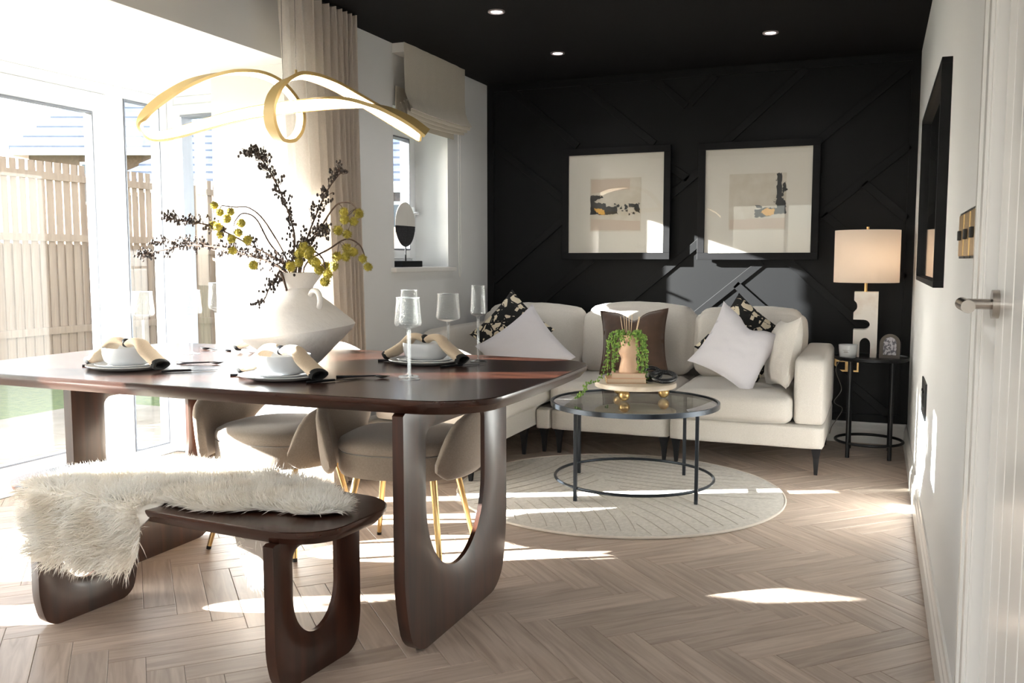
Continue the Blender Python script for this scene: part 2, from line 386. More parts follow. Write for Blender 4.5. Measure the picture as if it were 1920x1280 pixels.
# small window, its sill and reveal
w5 = thing('window_5', 'x', 'w'); del w5['label'], w5['category']; w5['kind'] = 'structure'
f = MB(); frame_x(f, XL-TH+.0, XL-TH+.06, WY0, WY1, WZ0, WZ1, .055); f.build('window_frame', M['upvc'], w5, bevel=.005)
s = MB(); frame_x(s, XL-TH+.01, XL-TH+.075, WY0+.055, WY1-.055, WZ0+.055, WZ1-.055, .055); s5 = s.build('sash', M['upvc'], w5, bevel=.005)
g = MB(); frame_x(g, XL-TH+.01, XL-TH+.078, WY0+.11, WY1-.11, WZ0+.11, WZ1-.11, .008); g.build('gasket', M['seal'], s5)
h5 = MB(); h5.box((XL-TH+.075, WY1-.09, 1.42), (XL-TH+.09, WY1-.065, 1.5)); h5.tube([(XL-TH+.085, WY1-.078, 1.46), (XL-TH+.12, WY1-.078, 1.46), (XL-TH+.12, WY1-.17, 1.45)], .009); h5.build('window_handle', M['upvc'], s5, smooth=True)
MB().box((XL-TH+.02, WY0+.05, WZ0+.05), (XL-TH+.024, WY1-.05, WZ1-.05)).build('pane', M['pane'], w5)
MB().box((XL-TH+.06, WY0-.04, WZ0-.03), (XL+.035, WY1+.06, WZ0)).build('window_sill', M['white_gloss'], w5, bevel=.006)
w6 = thing('window_added_fill', 'x', 'w'); del w6['label'], w6['category']; w6['kind'] = 'structure'  # added window behind the camera, lets in sky light to brighten the room
f = MB(); frame_y(f, YB-.1, YB-.04, BW0, BW1, BWZ0, BWZ1, .06); f.box((-1.43, YB-.1, BWZ0), (-1.37, YB-.04, BWZ1)); f.build('window_frame', M['upvc'], w6)
MB().box((BW0+.05, YB-.07, BWZ0+.05), (BW1-.05, YB-.066, BWZ1-.05)).build('pane', M['pane'], w6)

# skirtings, stepped profile
def skirting(name, pts):                            # pts: (x,y) path; profile grows to the left of travel
    prof = [(0, 0), (.018, 0), (.018, .085), (.013, .095), (.013, .108), (.008, .118), (.006, .132), (0, .135)]
    mb = MB()
    (x0, y0), (x1, y1) = pts; d = Vector((x1-x0, y1-y0)).normalized(); nrm = Vector((-d.y, d.x))
    R = [[(x+nrm.x*a, y+nrm.y*a, z) for a, z in prof] for x, y in pts]
    mb.rings(R); struct(mb.build(name, M['white_gloss']))
skirting('baseboard_right', [(XR, DY1+.16), (XR, YF)])
skirting('baseboard_far', [(XR-.018, YF), (XL, YF)])
struct(MB().box((XL, YF, 0), (XR+.1, YF+.1, .135)).build('trim_3', M['white_wall']))
skirting('baseboard_left', [(XL, YF-.02), (XL, OY1)])
skirting('baseboard_right_kitchen', [(XR, YB), (XR, DY0-.1)])

# door in the right wall: closed, tongue-and-groove face, architrave
d2 = thing('door_2', 'x', 'w'); del d2['label'], d2['category']; d2['kind'] = 'structure'
ar = MB()
for (a, b, t) in ((DY1-.005, DY1+.16, .018), (DY1+.01, DY1+.05, .024), (DY1+.12, DY1+.15, .024)): ar.box((XR-t, a, 0), (XR+.02, b, DZ+.07))
ar.box((XR-.018, DY0-.08, 0), (XR+.02, DY0+.005, DZ+.07)); ar.box((XR-.018, DY0, DZ-.005), (XR+.02, DY1, DZ+.07))
ar.build('architrave', M['white_gloss'], d2, bevel=.004)
nb = 8; wdt = (DY1-DY0-.012)/nb
for i in range(nb):
    a = DY0+.006+i*wdt
    MB().box((XR+.004, a+.0035, .006), (XR+.04, a+wdt-.0035, DZ-.006)).build('door_board', M['white_gloss'], d2, bevel=.003)
MB().box((XR+.012, DY0+.006, .006), (XR+.036, DY1-.006, DZ-.006)).build('door_core', M['white_gloss'], d2)
hy, hz = 1.835, 1.07
hn = MB(); hn.tube([(XR+.004, hy, hz), (XR-.008, hy, hz)], .026, 24)
ho = hn.build('door_handle', M['nickel'], d2, smooth=True)
MB().tube([(XR-.004, hy, hz), (XR-.058, hy, hz), ], .0095, 16).tube([(XR-.055, hy+.012, hz), (XR-.055, hy-.115, hz)], .0115, 18).build('lever', M['nickel'], ho, smooth=True)

# ------------------------------------------------------------------ herringbone floor
M['plank'] = mat('oak_plank', '9a8779', .42); n_ = M['plank'].node_tree.nodes; l_ = M['plank'].node_tree.links; b_ = n_['Principled BSDF']
uv = n_.new('ShaderNodeUVMap'); oi = n_.new('ShaderNodeObjectInfo'); ge = n_.new('ShaderNodeNewGeometry')
ad = n_.new('ShaderNodeMath'); ad.operation = 'ADD'; l_.new(oi.outputs['Random'], ad.inputs[0]); l_.new(ge.outputs['Random Per Island'], ad.inputs[1])
fr_ = n_.new('ShaderNodeMath'); fr_.operation = 'FRACT'; l_.new(ad.outputs[0], fr_.inputs[0])
cb = n_.new('ShaderNodeCombineXYZ'); m1 = n_.new('ShaderNodeMath'); m1.operation = 'MULTIPLY'; m1.inputs[1].default_value = 37
l_.new(fr_.outputs[0], m1.inputs[0]); l_.new(m1.outputs[0], cb.inputs[2])
va = n_.new('ShaderNodeVectorMath'); va.operation = 'ADD'; l_.new(uv.outputs[0], va.inputs[0]); l_.new(cb.outputs[0], va.inputs[1])
mp = n_.new('ShaderNodeMapping'); mp.inputs['Scale'].default_value = (2.2, 26, 1); l_.new(va.outputs[0], mp.inputs[0])
t1 = n_.new('ShaderNodeTexNoise'); t1.inputs['Scale'].default_value = 1.5; t1.inputs['Detail'].default_value = 7; t1.inputs['Distortion'].default_value = .9; l_.new(mp.outputs[0], t1.inputs['Vector'])
r1 = n_.new('ShaderNodeValToRGB'); r1.color_ramp.elements[0].position = .3; r1.color_ramp.elements[1].position = .68
r1.color_ramp.elements[0].color = lin('9d8b7d'); r1.color_ramp.elements[1].color = lin('bcab9d'); l_.new(t1.outputs['Fac'], r1.inputs[0])
hv = n_.new('ShaderNodeHueSaturation'); mrg = n_.new('ShaderNodeMapRange'); mrg.inputs['To Min'].default_value = .86; mrg.inputs['To Max'].default_value = 1.12
l_.new(fr_.outputs[0], mrg.inputs[0]); l_.new(mrg.outputs[0], hv.inputs['Value']); l_.new(r1.outputs[0], hv.inputs['Color']); l_.new(hv.outputs[0], b_.inputs['Base Color'])
bp = n_.new('ShaderNodeBump'); bp.inputs['Strength'].default_value = .15; bp.inputs['Distance'].default_value = .001; l_.new(t1.outputs['Fac'], bp.inputs['Height']); l_.new(bp.outputs[0], b_.inputs['Normal'])
floor = struct(MB().box((XL-1.3, BY0-.2, -.12), (XL, BY1+.1, -.005)).box((XL, YB-.1, -.12), (XR+.12, YF+.1, -.005)).build('floor', mat('dark_grout', '3c342d', .9)))  # dark base slab, visible in the joints between planks
PW, PL = .1, .5; n5 = 5
U = Vector((1, 1))/math.sqrt(2); V = Vector((1, -1))/math.sqrt(2)
def plank_mesh(poly, uvdir, origin, name='plank'):
    """poly: 2D world/local outline; bevelled slab"""
    c = [Vector(p) for p in poly]; k = len(c); cen = sum(c, Vector((0, 0)))/k
    def inset(d):
        out = []
        for i in range(k):
            p0, p1, p2 = c[i-1], c[i], c[(i+1) % k]
            a = (p1-p0).normalized(); b = (p2-p1).normalized(); na = Vector((-a.y, a.x)); nb_ = Vector((-b.y, b.x))
            q = na+nb_; q = q/max(.2, (1+na.dot(nb_))); out.append(p1+q*d)
        return out
    area = sum(c[i-1].x*c[i].y-c[i].x*c[i-1].y for i in range(k))
    if area < 0: c.reverse()
    lo = inset(.0006); hi = inset(.0020)
    vs = [(*p, -.005) for p in lo]+[(*p, -.0011) for p in lo]+[(*p, 0) for p in hi]
    fs = [tuple(2*k+i for i in range(k))]+[(j*k+i, j*k+(i+1) % k, (j+1)*k+(i+1) % k, (j+1)*k+i) for j in (0, 1) for i in range(k)]
    return vs, fs
def clip(poly, x0, x1, y0, y1):
    for ax, val, sg in ((0, x0, 1), (0, x1, -1), (1, y0, 1), (1, y1, -1)):
        out = []
        for i in range(len(poly)):
            p, q = poly[i-1], poly[i]; dp, dq = (p[ax]-val)*sg, (q[ax]-val)*sg
            if (dp >= 0) != (dq >= 0):
                t = dp/(dp-dq); out.append((p[0]+(q[0]-p[0])*t, p[1]+(q[1]-p[1])*t))
            if dq >= 0: out.append(q)
        poly = out
        if not poly: return []
    return poly
# anchor: upper-left corner of a '/' plank's far end at (.113, 3.71)
far = Vector((.113, 3.71)); anchor = far-U*PL     # that plank's left-end corner (a=0,b=0); it spans U*PL and V*PW
cells = []
for a in range(-90, 91):
    for b in range(-90, 91):
        for kind in (0, 1):
            if kind == 0:
                if (a-b) % (2*n5): continue
                p0 = anchor+U*PW*a+V*PW*b; rect = [p0, p0+U*PL, p0+U*PL+V*PW, p0+V*PW]; ud = U
            else:
                if (b-(a-2*n5+1)) % (2*n5): continue
                p0 = anchor+U*PW*a+V*PW*b; rect = [p0, p0+U*PW, p0+U*PW+V*PL, p0+V*PL]; ud = V
            cx, cy = sum(p.x for p in rect)/4, sum(p.y for p in rect)/4
            if not (XL-1.6 < cx < XR+.4 and YB-.3 < cy < YF+.4): continue
            R = [(p.x, p.y) for p in rect]
            if BY0+.35 < cy < BY1-.35 or (cx < XL-.05): q = clip(R, BX, XR, BY0, BY1)
            else: q = clip(R, XL, XR, YB, YF)
            if len(q) < 3: continue
            ar_ = abs(sum(q[i-1][0]*q[i][1]-q[i][0]*q[i-1][1] for i in range(len(q))))/2
            if ar_ < 4e-4: continue
            # in view?
            d = Vector((cx, cy, -1.148)); F = Vector((-math.sin(yaw)*math.cos(pitch), math.cos(yaw)*math.cos(pitch), -math.sin(pitch))); Rr = Vector((math.cos(yaw), math.sin(yaw), 0)); Up = Rr.cross(F)
            z = d.dot(F); vis = z > .5 and abs(d.dot(Rr)/z*1688) < 1010 and abs(d.dot(Up)/z*1688) < 700
            cells.append((0 if vis else 1, z if vis else 99, kind, q, ar_ > PW*PL*.999, p0, ud))
cells.sort(key=lambda c: (c[0], c[1]))
proto = {}; rest = MB(); restuv = []
def uvfill(me, ud, off):
    uvl = me.uv_layers.new(name='UVMap'); vd = Vector((-ud.y, ud.x))
    for lp in me.loops:
        c = Vector(me.vertices[lp.vertex_index].co.xy)-off; uvl.data[lp.index].uv = (c.dot(ud), c.dot(vd))
for i, (iv, z, kind, q, full, p0, ud) in enumerate(cells):
    if i < 298 and iv == 0:
        if full and kind in proto:
            o = proto[kind].copy(); COL.objects.link(o); o.parent = floor; o.location = (p0.x, p0.y, 0)
        else:
            loc = [(x-p0.x, y-p0.y) for x, y in q]
            vs_, fs_ = plank_mesh(loc, ud, p0); o = MB().add(vs_, fs_).build('plank', M['plank'], floor, loc=(p0.x, p0.y, 0)); uvfill(o.data, ud, Vector((0, 0)))
            if full: proto[kind] = o
    else:
        vs_, fs_ = plank_mesh(q, ud, p0); k0 = len(rest.v); rest.add(vs_, fs_); restuv += [ud]*len(vs_)
ro = rest.build('plank_field', M['plank'], floor, kind='stuff')
uvl = ro.data.uv_layers.new(name='UVMap')
for lp in ro.data.loops:
    c = ro.data.vertices[lp.vertex_index].co.xy; ud = restuv[lp.vertex_index]; uvl.data[lp.index].uv = (c.dot(ud), c.dot(Vector((-ud.y, ud.x))))

# ------------------------------------------------------------------ panelled far wall: raised battens
BT = .013
def batten(p, q, wd=.05, t=BT):
    p, q = Vector((p[0], 0, p[1])), Vector((q[0], 0, q[1])); d = (q-p).normalized(); nn = Vector((-d.z, 0, d.x))
    return MB().obox(((p+q)/2+Vector((0, YF-t/2, 0))), (q-p)/2, Vector((0, t/2, 0)), nn*wd/2).build('batten', M['black_paint'], wf, bevel=.0015)
bat = [((-2.62, .135), (-2.62, 2.4)), ((.175, .135), (.175, 2.4)), ((-2.6, 2.375), (.155, 2.375)), ((-2.6, .16), (.155, .16)),
 ((-2.45, 2.35), (-.55, .60)), ((-1.94, 2.35), (-1.02, 1.50)), ((-2.6, 1.98), (-1.55, 1.03)), ((-1.43, 2.35), (-1.23, 2.165)), ((-1.00, 2.35), (-1.22, 2.15)),
 ((-.47, 2.35), (-1.6, 1.29)), ((.15, 2.35), (-.98, 1.28)), ((.155, 1.88), (-1.10, .70)), ((-1.13, 1.75), (-2.1, .85)), ((-1.95, 1.585), (-2.6, .99)), ((-1.88, 1.15), (-2.35, .70)),
 ((-.35, 1.46), (.155, .99)), ((-.10, 1.655), (.155, 1.41)), ((-.72, 1.15), (-1.20, .71)), ((-.88, 1.03), (-.52, .69)), ((-.56, 1.17), (.155, .53)), ((-.35, .58), (.09, .18)), ((-2.2, .18), (-1.6, .72)), ((-1.5, .18), (-.9, .72))]
bl = [bat[0], bat[1], bat[2], bat[3],
 ((-2.45, 2.35), (-1.96, 1.94)), ((-1.94, 2.35), (-1.42, 1.93)), ((-2.6, 1.98), (-2.0, 1.53)), ((-1.42, 2.35), (-1.21, 2.165)), ((-1.02, 2.35), (-1.19, 2.18)),
 ((-.46, 2.35), (-1.05, 1.83)), ((.15, 2.33), (-.40, 1.88)), ((.155, 1.85), (-.36, 1.43)), ((-1.09, 1.76), (-1.42, 1.49)), ((-1.36, 1.81), (-1.19, 1.69)),
 ((-2.05, 1.45), (-2.6, 1.0)), ((-1.85, 1.16), (-2.5, .64)), ((-1.05, 1.32), (-1.75, .74)), ((-.70, 1.14), (-1.18, .74)), ((-.865, .995), (-.55, .72)),
 ((-.56, 1.17), (-.05, .71)), ((-.10, 1.63), (.155, 1.40)), ((-.33, 1.44), (.155, 1.04)), ((-.33, .53), (.10, .18)), ((-2.3, .18), (-1.7, .70)), ((-1.4, .18), (-.8, .68))]
for p, q in bl: batten(p, q)
M['_c'] = None

# ------------------------------------------------------------------ ceiling downlights, and added fill lamps behind the camera
dl = thing('downlight', 'round recessed downlight nearest the left window wall, larger looking', 'light', (DLX[0][0], DLX[0][1], CEIL), 0, 'recessed downlights in the black ceiling')
MB().lathe([(.043, .0), (.043, -.006), (.036, -.008), (.028, -.004), (.028, .0)], 32).build('trim_ring', mat('pinkish_chrome_trim', 'c9bdbf', .3, .6), dl, smooth=True)
MB().lathe([(.0001, -.002), (.0275, -.002), (.0275, 0)], 24).build('lens', mat('downlight_lens', 'fffaf5', .5, emit=(1, .95, .93), estr=14), dl)
dl['label'] = 'recessed downlight highest in the picture, above the dining end of the black ceiling'
dup(dl, (DLX[1][0], DLX[1][1], CEIL), 0, 'recessed downlight in the black ceiling above the right-hand artwork')
for kx in (-2.1, -.6):  # out-of-view fittings for the added fill lamps
    for ky in (.2, -1.1, -2.4): MB().lathe([(.043, .0), (.043, -.006), (.036, -.008), (.0001, -.005)], 24).build('added_fill_fitting', M['white_gloss'], kitchen_ceiling, loc=(kx, ky, CEIL))
dup(dl, (DLX[2][0], DLX[2][1], CEIL), 0, 'recessed downlight in the black ceiling above the left-hand artwork, smallest of the three')
def spot(n_, loc, en, size=2.6, blend=.6):
    L = bpy.data.lights.new(n_, 'SPOT'); L.energy = en; L.spot_size = size; L.spot_blend = blend; L.color = (1, .985, .97); L.shadow_soft_size = .03
    o = bpy.data.objects.new(n_, L); COL.objects.link(o); o.location = loc
for x, y in DLX: spot('downlight_lamp', (x, y, CEIL-.012), 7)
for kx in (-2.1, -.6):  # added lamps behind the camera that brighten the room
    for ky in (.2, -1.1, -2.4): spot('added_fill_lamp', (kx, ky, CEIL-.012), 36, 2.9, .8)
# ------------------------------------------------------------------ rug
rug = thing('round_rug', 'round cream rug with carved curved lines under the glass coffee table', 'rug', (-1.175, 4.32, 0))
M['rug'] = mat('cream_rug_pile', 'cbc4ba', .95, col2='b8b1a7', nscale=60, sheen=.3)
nn_ = M['rug'].node_tree.nodes; ll_ = M['rug'].node_tree.links
tc = nn_.new('ShaderNodeTexCoord'); tn = nn_.new('ShaderNodeTexNoise'); tn.inputs['Scale'].default_value = 260; bb = nn_.new('ShaderNodeBump'); bb.inputs['Strength'].default_value = .8; bb.inputs['Distance'].default_value = .004
ll_.new(tc.outputs['Object'], tn.inputs['Vector']); ll_.new(tn.outputs['Fac'], bb.inputs['Height']); ll_.new(bb.outputs[0], nn_['Principled BSDF'].inputs['Normal'])
MB().lathe([(.80, .0003), (.802, .0003), (.802, .009), (.79, .011), (.0001, .011)], 96).build('pile', M['rug'], rug, smooth=True)
MB().tube([(.806*math.cos(2*PI*k/96), .806*math.sin(2*PI*k/96), .0062) for k in range(96)], .0058, 8, closed=True).build('bound_edge', mat('rug_binding', 'd8cfc4', .8), rug, smooth=True)
# carved lines: families of arcs in alternating fans
def seg_in(pts):
    out = [p for p in pts if math.hypot(*p) < .785]
    return out
M['groove'] = mat('rug_carving', 'a39b90', .95)
def carve(sector, cx, cy, r0, r1, a0, a1, st):
    r = r0
    while r < r1:
        pts = [(cx+r*math.cos(math.radians(a)), cy+r*math.sin(math.radians(a))) for a in np.linspace(a0, a1, 40)]
        pts = [q for q in seg_in(pts) if sector[0] <= (math.degrees(math.atan2(q[1], q[0]))+360) % 360 < sector[1]]
        if len(pts) > 3: MB().tube([(x, y, .0108) for x, y in pts], .0022, 4).build('carved_line', M['groove'], rug)
        r += st
carve((225, 292), -1.35, -1.3, .55, 1.9, -30, 70, .062)
carve((292, 360), -.9, -1.5, .7, 2.2, 0, 85, .07)
carve((130, 225), -1.9, .55, .9, 2.1, -70, 40, .07)
carve((0, 130), .3, 1.9, .9, 1.9, 180, 330, .07)

# ------------------------------------------------------------------ dining table
def loop_fn(inside, c, n=150):
    P = []
    for k in range(n):
        a = 2*PI*k/n+.001; lo, hi = 0, 1.5
        for _ in range(30):
            m = (lo+hi)/2
            if inside(c[0]+m*math.cos(a), c[1]+m*math.sin(a)): lo = m
            else: hi = m
        P.append((c[0]+lo*math.cos(a), c[1]+lo*math.sin(a)))
    return P
def loop_leg(name, parent, x, yc, half, H, hh, z0, z1, t, ch, m, arch=.25):
    def outer(y, z):
        if not 0 <= z <= H: return False
        wd = half
        if z < arch*1.1: wd -= half*.16*((arch*1.1-z)/(arch*1.1))**2
        rc = arch*.3
        if z < rc: wd -= half*.22*(1-math.sqrt(max(0, 1-((rc-z)/rc)**2)))
        return abs(y) < wd
    def hole(g):
        def f(y, z):
            if not z0-g <= z <= z1+g*.5: return False
            wd = hh+g; zr = z0+arch
            if z < zr: wd *= math.sqrt(max(0, 1-((zr-z)/(arch+g))**2))
            rc = .035
            if z > z1+g*.5-rc: wd -= rc*(1-math.sqrt(max(0, 1-((z-(z1+g*.5-rc))/rc)**2)))
            return abs(y) < wd
        return f
    c = (0, (z0+z1)/2)
    O = loop_fn(outer, c); Hc = loop_fn(hole(ch), c); Hi = loop_fn(hole(0), c)
    R = [[(x+t/2, yc+y, z) for y, z in O], [(x+t/2, yc+y, z) for y, z in Hc], [(x+t/2-.014, yc+y, z) for y, z in Hi], [(x-t/2+.006, yc+y, z) for y, z in Hi], [(x-t/2, yc+y, z) for y, z in O]]
    mb = MB(); n = len(O); vs = [p for r in R for p in r]; fs = []
    for i in range(5):
        j = (i+1) % 5
        for k in range(n): fs.append((i*n+k, i*n+(k+1) % n, j*n+(k+1) % n, j*n+k))
    mb.add(vs, fs); return mb.build(name, m, parent, smooth=32)
def slab_top(parent, hx, hy, r, bulge, z, th, m, name):
    P = outline(hx, hy, r, bulge)
    def ins(d): return [(x*(1-d/hx), y*(1-d/hy)) for x, y in P]
    R = [[(x, y, z-th) for x, y in ins(.022)], [(x, y, z-th*.45) for x, y in ins(.003)], [(x, y, z-th*.2) for x, y in P], [(x, y, z-.002) for x, y in P], [(x, y, z) for x, y in ins(.003)]]
    return MB().rings(R).build(name, m, parent, smooth=25)
TX, TY, TZ = -2.03, 2.715, .77
K = .95
tb = thing('dining_table', 'long dark walnut dining table with rounded corners and looped panel legs', 'table', (TX, TY, 0))
slab_top(tb, 1.05, .56, .17, .022, TZ, .042, M['walnut'], 'tabletop')
loop_leg('leg', tb, -1.225-TX, 2.55-TY, .375, TZ-.043, .215, .185, .655, .035, .05, M['walnut_z'])
loop_leg('leg', tb, -2.60-TX, 2.665-TY, .37, TZ-.043, .215, .185, .655, .035, .05, M['walnut_z'])
MB().box((-.62, -.15, .69), (.79, -.07, .727)).build('rail', M['walnut'], tb)

# ------------------------------------------------------------------ bench
BR = math.radians(-5)
bx, by = -1.925, 2.13
bn = thing('dining_bench', 'low dark walnut bench with looped legs, half covered by a sheepskin', 'bench', (bx, by, 0), BR)
slab_top(bn, .64, .20, .12, .012, .45, .04, M['walnut'], 'seat')
for x in (.495, -.455): loop_leg('leg', bn, x, -.02, .185, .409, .095, .115, .375, .034, .03, M['walnut_z'], arch=.12)

# ------------------------------------------------------------------ sheepskin on the bench
sh = thing('sheepskin_throw', 'fluffy cream sheepskin throw draped over the dark wooden bench', 'throw', (bx, by, .452), BR)
rnd = random.Random(3)
NU, NV = 60, 46
def sheet(s, t):
    """s 0..1 left to right end; t 0..1 far hem to near hem; gives point and outward normal"""
    x = -.44+s*1.01
    dn = .0
    g = lambda a, b, c: max(0, 1-abs((x-(a+b)/2)/((b-a)/2))**c) if a < x < b else 0
    drop_n = (.205+.02*math.sin(x*9))*g(-.60, .06, 7); drop_f = .37*g(-.08, .19, 3)
    yn = -.226 if drop_n > .02 else -.17+.10*max(0, (x-.1)/.4)+.02*math.sin(x*19)
    yf = .215 if drop_f > .02 else .20-.03*math.sin(x*13+1)-.10*max(0, (x-.2)/.35)
    if x < -.24 and drop_f <= .02: yf = -.08+.28*max(0, (x+.50)/.26)**.8
    if s > .9: k = (s-.9)/.1; m_ = (yn+yf)/2; e = math.sqrt(max(0, 1-k*k)); yn = m_+(yn-m_)*e; yf = m_+(yf-m_)*e
    top = yf-yn; L = drop_f+top+drop_n; a = t*L
    h = .006+.010*abs(nz(x, a, 3, 6))
    if a < drop_f: q = (drop_f-a); p = Vector((x, yf+.012+.02*q, -q+.004)); nrm = Vector((0, 1, .1))
    elif a > drop_f+top: q = a-drop_f-top; p = Vector((x+.04*math.sin(q*9), yn-.012-.05*q-.015*math.sin(x*22)*q*3, -q+.006)); nrm = Vector((0, -1, .25))
    else:
        q = a-drop_f; p = Vector((x, yf-q, h)); e0 = min(1, q/.02, (top-q)/.02); nrm = Vector((0, .6*(1-e0)*(1 if q < top/2 else -1), 1))
    if x < -.45: nrm += Vector((-1.0*(-.45-x)/.05, 0, 0))
    return p, nrm.normalized()
G = [[sheet(i/NU, j/NV)[0] for j in range(NV+1)] for i in range(NU+1)]
under = [[G[i][j]-sheet(i/NU, j/NV)[1]*.004 for j in range(NV+1)] for i in range(NU+1)]
MB().grid(G).build('fleece_base', M['fleece_base'], sh, smooth='full')
MB().grid(under).build('hide', M['hide'], sh, smooth='full', label='grey suede underside of the hide')
# wool: tapered ribbons in clumps
npr = np.random.RandomState(5); NS = 38000
vs, fs = [], []
clk = [(npr.rand(), npr.rand()) for _ in range(900)]
cl_dir = [Vector((npr.randn()*.5, npr.randn()*.5, npr.randn()*.25)) for _ in clk]; clp = [sheet(a, b) for a, b in clk]
for i in range(NS):
    ci = npr.randint(900); s_ = min(1, max(0, clk[ci][0]+npr.randn()*.022)); t_ = min(1, max(0, clk[ci][1]+npr.randn()*.026))
    p, nr = sheet(s_, t_)
    Ln = .038+.02*npr.rand(); edge = min(s_, 1-s_, t_, 1-t_)
    d = (nr*.75+cl_dir[ci]*.85+Vector((npr.randn(), npr.randn(), npr.randn()))*.16)
    if edge < .03:
        o_ = Vector(((-1 if s_ < .03 else 1 if s_ > .97 else 0)*.9, 0, 0)); o_ += Vector((0, 0, -.9)) if (t_ < .03 or t_ > .97) and abs(nr.y) > .7 else Vector((0, (1 if t_ < .03 else -1 if t_ > .97 else 0)*.9, 0)); d += o_
    d.normalize(); g_ = Vector((0, 0, -1)); side = d.cross(Vector((npr.randn(), npr.randn(), npr.randn()))).normalized()*(.0011+.0007*npr.rand())
    tip = clp[ci][0]+clp[ci][1]*.035+cl_dir[ci]*.02
    p1 = p+d*Ln*.5; p2 = p1+(d*.8+g_*.22).normalized()*Ln*.5; p2 = p2.lerp(tip, .22) if (p2-tip).length < .06 else p2
    p2.z = max(p2.z, .003) if abs(nr.z) > .7 and edge > .04 else p2.z
    k = len(vs); vs += [p-side, p+side, p1-side*.8, p1+side*.8, p2]; fs += [(k, k+1, k+3, k+2), (k+2, k+3, k+4)]
wool = MB().add(vs, fs); me = bpy.data.meshes.new('wool'); me.from_pydata([tuple(v) for v in wool.v], [], wool.f); me.materials.append(M['fleece'])
wo_ = bpy.data.objects.new('wool', me); COL.objects.link(wo_); wo_.parent = sh; wo_['kind'] = 'stuff'

# ------------------------------------------------------------------ dining chairs
def make_chair(label):
    t = thing('dining_chair', label, 'chair', (0, 0, 0), 0, 'greige velvet dining chairs')
    # seat pad: rounded, sitting on an upholstered apron
    def ov(a, rx, ry): c_, s_ = math.cos(a), math.sin(a); return (math.copysign(abs(c_)**.75, c_)*rx, math.copysign(abs(s_)**.75, s_)*ry)
    N = 48; R = []
    for (k, z) in ((.90, .345), (.97, .35), (1.0, .37), (1.0, .425), (.995, .437)): R.append([(*[c*k for c in ov(2*PI*i/N, .25, .25)], z) for i in range(N)])
    MB().rings(R).build('apron', M['greige'], t, smooth=50)
    R = []
    for (k, z) in ((.98, .437), (1.01, .445), (1.015, .46), (.99, .475), (.9, .487), (.6, .497), (.2, .5)): R.append([(*[c*k for c in ov(2*PI*i/N, .247, .247)], z) for i in range(N)])
    MB().rings(R).build('seat', M['greige'], t, smooth=60)
    # wrap-around back: band that rises from the sides of the seat, open below at the rear
    sec = []; K = 56
    for i in range(K+1):
        a = math.radians(-52+284*i/K)                # 90 deg = rear
        u = abs(a-PI/2)/math.radians(142)             # 0 rear .. 1 front ends
        x, y = ov(a, .282, .30); y += .03*max(0, math.sin(a))
        zt = .795-.26*u**1.1; e = max(0, (u-.86)/.14); zt -= .11*e*e
        zb = .60-.24*min(1, (u/.62))**2.4 if u < .62 else .36-.0*u
        zb = zb if u < .94 else zb+.03*((u-.94)/.06)
        n_2 = Vector((x/.09, y/.081, 0)).normalized(); th_ = .026*(1-.35*e)
        ring = []
        for q in range(14):
            b = 2*PI*q/14; cc, ss = math.cos(b), math.sin(b)
            off = math.copysign(abs(cc)**.7, cc)*th_; zz = (zt+zb)/2+math.copysign(abs(ss)**.35, ss)*(zt-zb)/2
            lean = (zz-.36)*.10
            ring.append((x+n_2.x*(off+lean), y+n_2.y*(off+lean), zz))
        sec.append(ring)
    MB().rings(sec).build('backrest', M['greige'], t, smooth=60)
    for sx, sy in ((-1, -1), (1, -1), (-1, 1), (1, 1)):
        lg = MB().tube([(sx*.15, sy*.14, .347), (sx*.205, sy*.22-.01, .012)], [.014, .009], 14).build('leg', M['gold'], t, smooth=True)
        MB().tube([(sx*.205, sy*.22-.01, .0125), (sx*.2068, sy*.222-.01, .0005)], .0095, 14).build('foot_cap', M['black_metal'], lg, smooth=True)
    return t
ch1 = make_chair('greige velvet dining chair beside the left table leg, seat half in sunlight')
ch1.location = (-2.24, 3.035, 0)
ch2 = dup(ch1, (-1.675, 3.05, 0), math.radians(9), 'greige velvet dining chair behind the right-hand looped table leg')

# ------------------------------------------------------------------ pendant light
pl_ = thing('pendant_light', 'looping gold ribbon pendant lamp with a glowing strip above the table', 'lamp', (-2.12, 2.85, 1.6))
P0 = [[-1.476,1.591],[-1.538,1.635],[-1.623,1.677],[-1.71,1.703],[-1.821,1.718],[-1.959,1.719],[-2.125,1.712],[-2.273,1.7],[-2.426,1.678],[-2.585,1.65],[-2.693,1.643],[-2.753,1.668],[-2.765,1.70],[-2.73,1.74],[-2.646,1.788],[-2.524,1.835],[-2.393,1.858],[-2.28,1.861],[-2.169,1.843],[-2.086,1.804],[-2.028,1.747],[-1.999,1.687],[-2.008,1.629],[-2.044,1.597],[-2.092,1.601],[-2.127,1.646],[-2.137,1.705],[-2.119,1.763],[-2.074,1.808],[-2.003,1.828],[-1.933,1.815],[-1.842,1.778],[-1.754,1.729],[-1.667,1.68],[-1.581,1.63],[-1.50,1.585]]
DYs = [-.02,-.05,-.09,-.13,-.15,-.16,-.15,-.13,-.1,-.06,-.02,0,.02,.05,.08,.1,.11,.12,.12,.12,.11,.08,.02,-.05,-.13,-.2,-.23,-.22,-.18,-.12,-.05,.0,.03,.04,.03,.01]
PH = [215,212,200,175,130,95,75,65,60,52,45,10,-25,-40,-42,-30,-5,15,28,33,35,38,35,20,-20,-45,-50,-42,-15,20,38,48,52,55,58,60]
path, phs = [], []
cp = []
for (x, z), dy in zip(P0, DYs):
    k = (2.85+dy)/2.85; cp.append((x*k, 2.85+dy, 1.148+(z-1.148)*k))
path = smoothpath(cp, 6); ph = np.interp(np.arange(len(path))/6, np.arange(len(PH)), PH)
